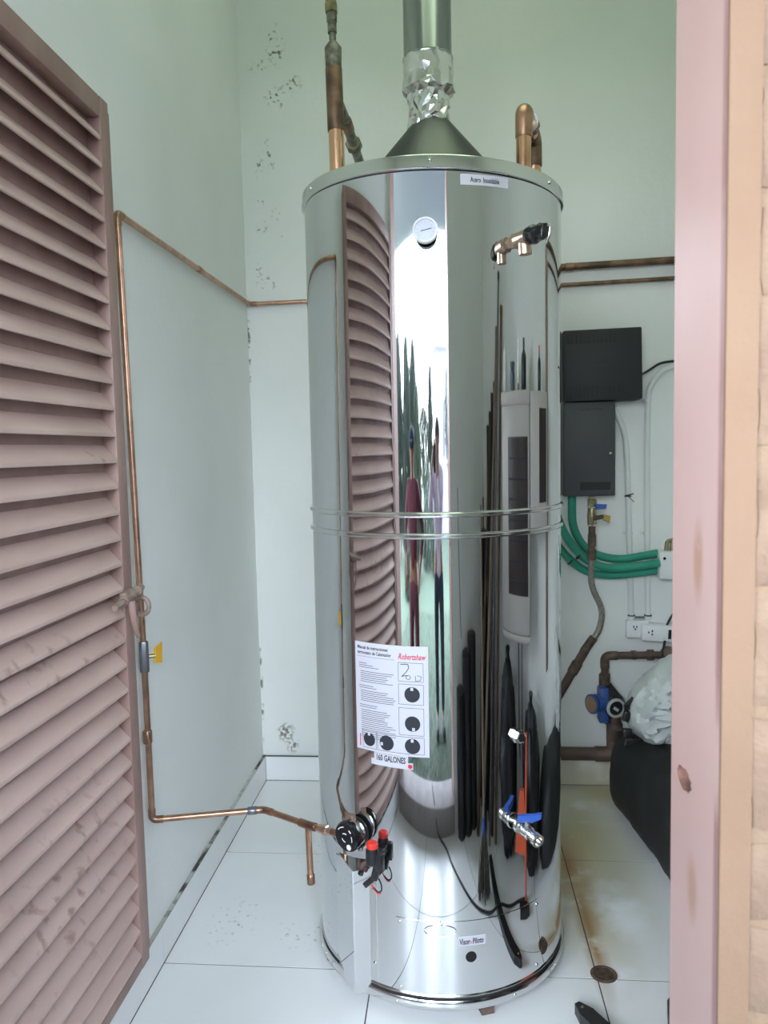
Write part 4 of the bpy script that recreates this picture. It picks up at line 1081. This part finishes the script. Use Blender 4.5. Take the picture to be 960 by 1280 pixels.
# ------------------------------------------------------------------ outdoors (seen in the tank)
GZ = -.055
lawn = MB().mm((-30, -30, GZ - .05), (30, .72, GZ)).build('lawn', 'grass', smooth=0)
lawn['kind'] = 'structure'
gm_ = MB()
for i in range(9000):
    x, y = rng.uniform(-2.2, 1.6), rng.uniform(-3.2, .66)
    h = rng.uniform(.015, .045); a = rng.uniform(0, PI); w = .004
    dx, dy = math.cos(a) * w, math.sin(a) * w
    gm_.add([(x - dx, y - dy, GZ), (x + dx, y + dy, GZ), (x + rng.uniform(-.02, .02), y + rng.uniform(-.02, .02), GZ + h)], [(0, 1, 2)])
gr = gm_.build('grass_blades', 'grass', smooth=0)
tag(gr, 'short green lawn grass outside the door', 'grass', kind='stuff')
def tree(x, y, h, w, label, m, n, seed, cone=True, cat='tree'):
    root = thing('cypress_tree' if cone else 'leafy_tree', (x, y, GZ), label, cat, 'trees beyond the lawn')
    MB().cyl((x, y, GZ), (x, y, GZ + h * .8), w * .09, w * .02, 10).build('trunk', 'bark', root)
    r_ = random.Random(seed); mb = MB()
    for i in range(n):
        t = r_.random() ** .8
        zz = GZ + h * (.06 + .94 * t) if cone else GZ + h * (.35 + .62 * t)
        rr = (w * (1 - t) ** .5 + .02) if cone else w * math.sqrt(max(.05, 1 - (2 * t - 1) ** 2))
        a = r_.uniform(0, 2 * PI); q = rr * r_.random() ** .35
        rr = q
        c = Vector((x + rr * math.cos(a), y + rr * math.sin(a), zz + (.15 if cone else 0) * (rr / w) * r_.random()))
        s_ = r_.uniform(.06, .15)
        d = Vector((math.cos(a) * .5 + r_.uniform(-.4, .4), math.sin(a) * .5 + r_.uniform(-.4, .4), 1.2 if cone else r_.uniform(-.6, .8))).normalized()
        u = basis(d)[0] * s_ * .35
        mb.add([c - u, c + u, c + u * .6 + d * s_, c + d * s_ * 1.7, c - u * .6 + d * s_], [(0, 1, 2, 3, 4)])
    mb.build('foliage', m, root, smooth=0, stuff=True)
tree(-4.5, -6.0, 3.0, .80, 'broad cypress beyond the lawn, leftmost of the row', 'leaf', 5200, 1)
tree(-3.0, -5.2, 2.75, .68, 'dark cypress beyond the lawn, second of the row', 'leaf', 5200, 2)
tree(-2.7, -7.0, 2.95, .85, 'cypress set back behind the row, seen in its gap', 'leaf', 4200, 3)
tree(-1.75, -5.0, 2.1, .50, 'shorter cypress beyond the lawn, third of the row', 'leaf2', 4200, 4)
tree(-.35, -7.4, 2.6, .62, 'slim cypress in front of the pale house', 'leaf', 3200, 5)
tree(2.4, -6.0, 2.8, 1.0, 'round leafy tree right of the pale house', 'leaf2', 2600, 6, cone=False)
tree(-6.6, -8.6, 2.9, 1.2, 'leafy tree at the far left behind the lawn', 'leaf2', 3000, 7, cone=False)
tree(-4.2, -10.2, 3.1, 1.4, 'leafy tree behind the dark cypress', 'leaf', 3600, 8, cone=False)
tree(-1.7, -10.0, 2.3, 1.0, 'low leafy tree behind the shorter cypress', 'leaf2', 3200, 9, cone=False)
def bush(x, y, r, h, label, seed):
    root = thing('garden_bush', (x, y, GZ), label, 'bush', 'bushes along the lawn')
    r_ = random.Random(seed); mb = MB()
    for i in range(1500):
        d0_ = Vector((r_.gauss(0, 1), r_.gauss(0, 1), abs(r_.gauss(0, 1)))).normalized() * r_.random() ** .3
        c = Vector((x + d0_.x * r, y + d0_.y * r, GZ + .02 + d0_.z * h))
        s_ = r_.uniform(.05, .12); u, w, d = basis((r_.gauss(0, 1), r_.gauss(0, 1), r_.gauss(0, 1)))
        mb.add([c - u * s_ * .4, c + w * s_ * .9, c + u * s_ * .4, c - w * s_ * .2], [(0, 1, 2, 3)])
    mb.build('foliage', 'leaf2', root, smooth=0, stuff=True)
    MB().cyl((x, y, GZ), (x, y, GZ + h * .6), .03, .015, 8).build('stem', 'bark', root)
bush(-2.4, -3.8, .5, .8, 'low bush before the dark cypress', 11)
bush(-.85, -6.2, .6, 1.4, 'tall bush between the cypresses and the pale house', 12)
bush(.2, -5.6, .55, 1.0, 'round bush in front of the pale house', 13)
hs = thing('pale_house', (1.6, -9.5, GZ), 'pale lavender house beyond the lawn', 'house')
MB().mm((.55, -12, GZ), (5.0, -9.0, 3.1)).build('wall', 'house', hs, smooth=0)
MB().prism([(.40, -8.8, 3.1), (.40, -12.2, 3.1), (.40, -10.5, 4.1)], (4.8, 0, 0)).build('roof', 'roof', hs, smooth=0)
wn = MB().mm((1.5, -9.02, 1.2), (2.5, -8.97, 2.3)).build('window', 'white', hs, smooth=0)
MB().mm((1.56, -9.03, 1.26), (1.98, -8.96, 2.24)).build('pane', 'pane', wn, smooth=0)
MB().mm((2.02, -9.03, 1.26), (2.44, -8.96, 2.24)).build('pane', 'pane', wn, smooth=0)

# ------------------------------------------------------------------ the two people outside
def skin_obj(name, nodes, edges, m, parent, sub=2, root_i=0):
    me = bpy.data.meshes.new(name); o = bpy.data.objects.new(name, me)
    off = ORG[parent.name]
    me.from_pydata([Vector(p[0]) - off for p in nodes], edges, [])
    COL.objects.link(o); o.parent = parent
    md = o.modifiers.new('skin', 'SKIN'); md.use_smooth_shade = True
    lay = me.skin_vertices[0] if me.skin_vertices else None
    if lay is None:
        bm = bmesh.new(); bm.from_mesh(me); bm.verts.layers.skin.verify(); bm.to_mesh(me); bm.free(); lay = me.skin_vertices[0]
    for i, p in enumerate(nodes):
        r = p[1] if isinstance(p[1], tuple) else (p[1], p[1])
        lay.data[i].radius = r
        lay.data[i].use_root = (i == root_i)
    sb = o.modifiers.new('sub', 'SUBSURF'); sb.levels = sub; sb.render_levels = sub
    bpy.context.view_layer.update()
    dg = bpy.context.evaluated_depsgraph_get()
    nm = bpy.data.meshes.new_from_object(o.evaluated_get(dg))
    o.modifiers.clear(); o.data = nm; nm.name = name
    nm.materials.clear(); nm.materials.append(M[m])
    ORG[o.name] = off
    return o

def person(base, face, H, label, top, bottom, hands, hair, cap=None, long_top=.0, feet=.10):
    """base = point on the ground between the feet, face = heading angle (0 = +Y), hands = two wrist targets in world space"""
    root = thing('person', base, label, 'person')
    R3 = Matrix.Rotation(face, 3, 'Z'); B = Vector(base)
    def w(x, y, z): return B + R3 @ Vector((x, y, z * H))
    N = []; E = []
    def nd(p, r): N.append((p, r)); return len(N) - 1
    pel = nd(w(0, 0, .53), .125); wst = nd(w(0, .005, .62), .105); chs = nd(w(0, .0, .74), (.135, .11)); nek = nd(w(0, -.01, .835), .055); hed0 = nd(w(0, .0, .875), .062); hed1 = nd(w(0, .01, .935), .082); hed2 = nd(w(0, .005, .975), .062)
    E += [(pel, wst), (wst, chs), (chs, nek), (nek, hed0), (hed0, hed1), (hed1, hed2)]
    legs = []; arms = []
    for s_ in (-1, 1):
        hp_ = w(s_ * .085, 0, .49); kn = w(s_ * .10, .025, .275); an = w(s_ * feet, -.01, .045)
        a = nd(hp_, .088); b = nd(kn, .056); c = nd(an, .036); f_ = nd(w(s_ * (feet + .01), .10, .022), .032); f2 = nd(w(s_ * (feet + .015), .16, .018), .026)
        E += [(pel, a), (a, b), (b, c), (c, f_), (f_, f2)]; legs.append((hp_, kn, an))
        sh = w(s_ * .165, -.005, .80); hand = Vector(hands[0 if s_ < 0 else 1])
        mid = (sh + hand) / 2; L = .172 * H; half = (hand - sh).length / 2
        drop = math.sqrt(max(L * L * 1.02 - half * half, .0004))
        dirv = (hand - sh).normalized(); dn = Vector((0, 0, -1)) + R3 @ Vector((s_ * .5, -.15, 0)); dn = (dn - dirv * dn.dot(dirv)).normalized()
        el = mid + dn * drop
        i1 = nd(sh, .056); i2 = nd(el, .041); i3 = nd(hand, .027)
        E += [(chs, i1), (i1, i2), (i2, i3)]
        fd = (hand - el).normalized(); side = fd.cross(Vector((0, 0, 1))).normalized(); upv = side.cross(fd)
        pm_ = nd(hand + fd * .05, (.034, .016)); E.append((i3, pm_))
        for q, ln in ((-.030, .060), (-.010, .072), (.011, .068), (.031, .052)):
            k1 = nd(hand + fd * (.062) + side * q * .75, .0095); k2 = nd(hand + fd * (.062 + ln * .55) + side * q - upv * .010, .0085); k3 = nd(hand + fd * (.062 + ln * .85) + side * q - upv * .030, .0075)
            E += [(pm_, k1), (k1, k2), (k2, k3)]
        t1_ = nd(hand + fd * .025 + side * .036 * -s_, .0105); t2 = nd(hand + fd * .062 + side * .050 * -s_ - upv * .012, .009)
        E += [(pm_, t1_), (t1_, t2)]
        arms.append((sh, el, hand))
    skin_obj('body', N, E, 'skin', root)
    # face
    hc = w(0, .01, .93)
    def fw(x, y, z): return hc + R3 @ Vector((x, y, z))
    for s_ in (-1, 1):
        MB().blob(fw(s_ * .031, .074, .008), (.011, .008, .007), 0, 1, 0, 2).build('eye', 'eye', root)
        MB().blob(fw(s_ * .079, .0, -.004), (.010, .018, .028), .05, 2, 1, 2).build('ear', 'skin', root)
    MB().blob(fw(0, .087, -.016), (.013, .020, .024), 0, 1, 0, 2).build('nose', 'skin', root)
    MB().blob(fw(0, .076, -.050), (.024, .008, .007), 0, 1, 0, 2).build('mouth', 'lip', root)
    MB().blob(fw(0, -.022, .032), (.086, .090, .080), .05, 3, 2, 3).build('hair', 'hair', root)
    if hair == 'long':
        MB().blob(fw(0, -.055, -.08), (.075, .045, .16), .08, 3, 5, 3).build('hair', 'hair', root)
    if cap:
        MB().blob(fw(0, -.005, .050), (.094, .102, .070), .02, 2, 3, 3).build('cap', cap, root)
        MB().prism([fw(-.065, .075, .045), fw(.065, .075, .045), fw(.05, .155, .030), fw(-.05, .155, .030)], (0, 0, .008)).build('cap_brim', cap, root)
    # shirt
    N = []; E = []
    lo = .50 - long_top
    a = nd(w(0, .0, lo), (.150, .118)); b = nd(w(0, .005, .62), (.135, .110)); c = nd(w(0, 0, .745), (.150, .120)); d = nd(w(0, -.005, .815), .080)
    E += [(a, b), (b, c), (c, d)]
    for sh, el, hd_ in arms:
        i1 = nd(sh, .070); i2 = nd(el, .054); i3 = nd(el + (hd_ - el) * .72, .042)
        E += [(c, i1), (i1, i2), (i2, i3)]
    skin_obj('shirt', N, E, top, root)
    N = []; E = []
    p0 = nd(w(0, 0, .555), (.130, .112)); p1 = nd(w(0, 0, .50), (.150, .118)); E.append((p0, p1))
    for hp_, kn, an in legs:
        i1 = nd(hp_ + Vector((0, 0, -.05)), .098); i2 = nd(kn, .070); i3 = nd(an + Vector((0, 0, .01)), .056)
        E += [(p1, i1), (i1, i2), (i2, i3)]
    skin_obj('trousers', N, E, bottom, root)
    for s_ in (-1, 1):
        MB().box(w(s_ * (feet + .01), .07, 0) + Vector((0, 0, .038)), (.085, .26, .072), rot=(0, 0, face), bev=.028, seg=3).build('shoe', 'shoe', root)
    return root

person((.10, -.34, GZ), 0, 1.68, 'person in a pale lavender shirt and jeans holding up a phone outside the door',
       'shirt_pale', 'jeans', ((-.065, -.085, 1.40), (.055, -.085, 1.40)), 'short', long_top=.04)
person((-.74, -.10, GZ), 0, 1.62, 'person in magenta clothes and a dark blue cap standing outside the door',
       'magenta', 'magenta', ((-.98, -.02, .84), (-.51, -.02, .84)), 'short', cap='navy', feet=.07)
ph = thing('mobile_phone', (-.005, -.010, 1.40), 'black mobile phone held upright by the person in the lavender shirt', 'phone')
MB().box((-.005, -.0120, 1.405), (.072, .008, .150), bev=.003).build('case', 'blackgloss', ph)
MB().box((-.005, -.0164, 1.405), (.066, .001, .142)).build('screen', 'pane', ph, smooth=0)
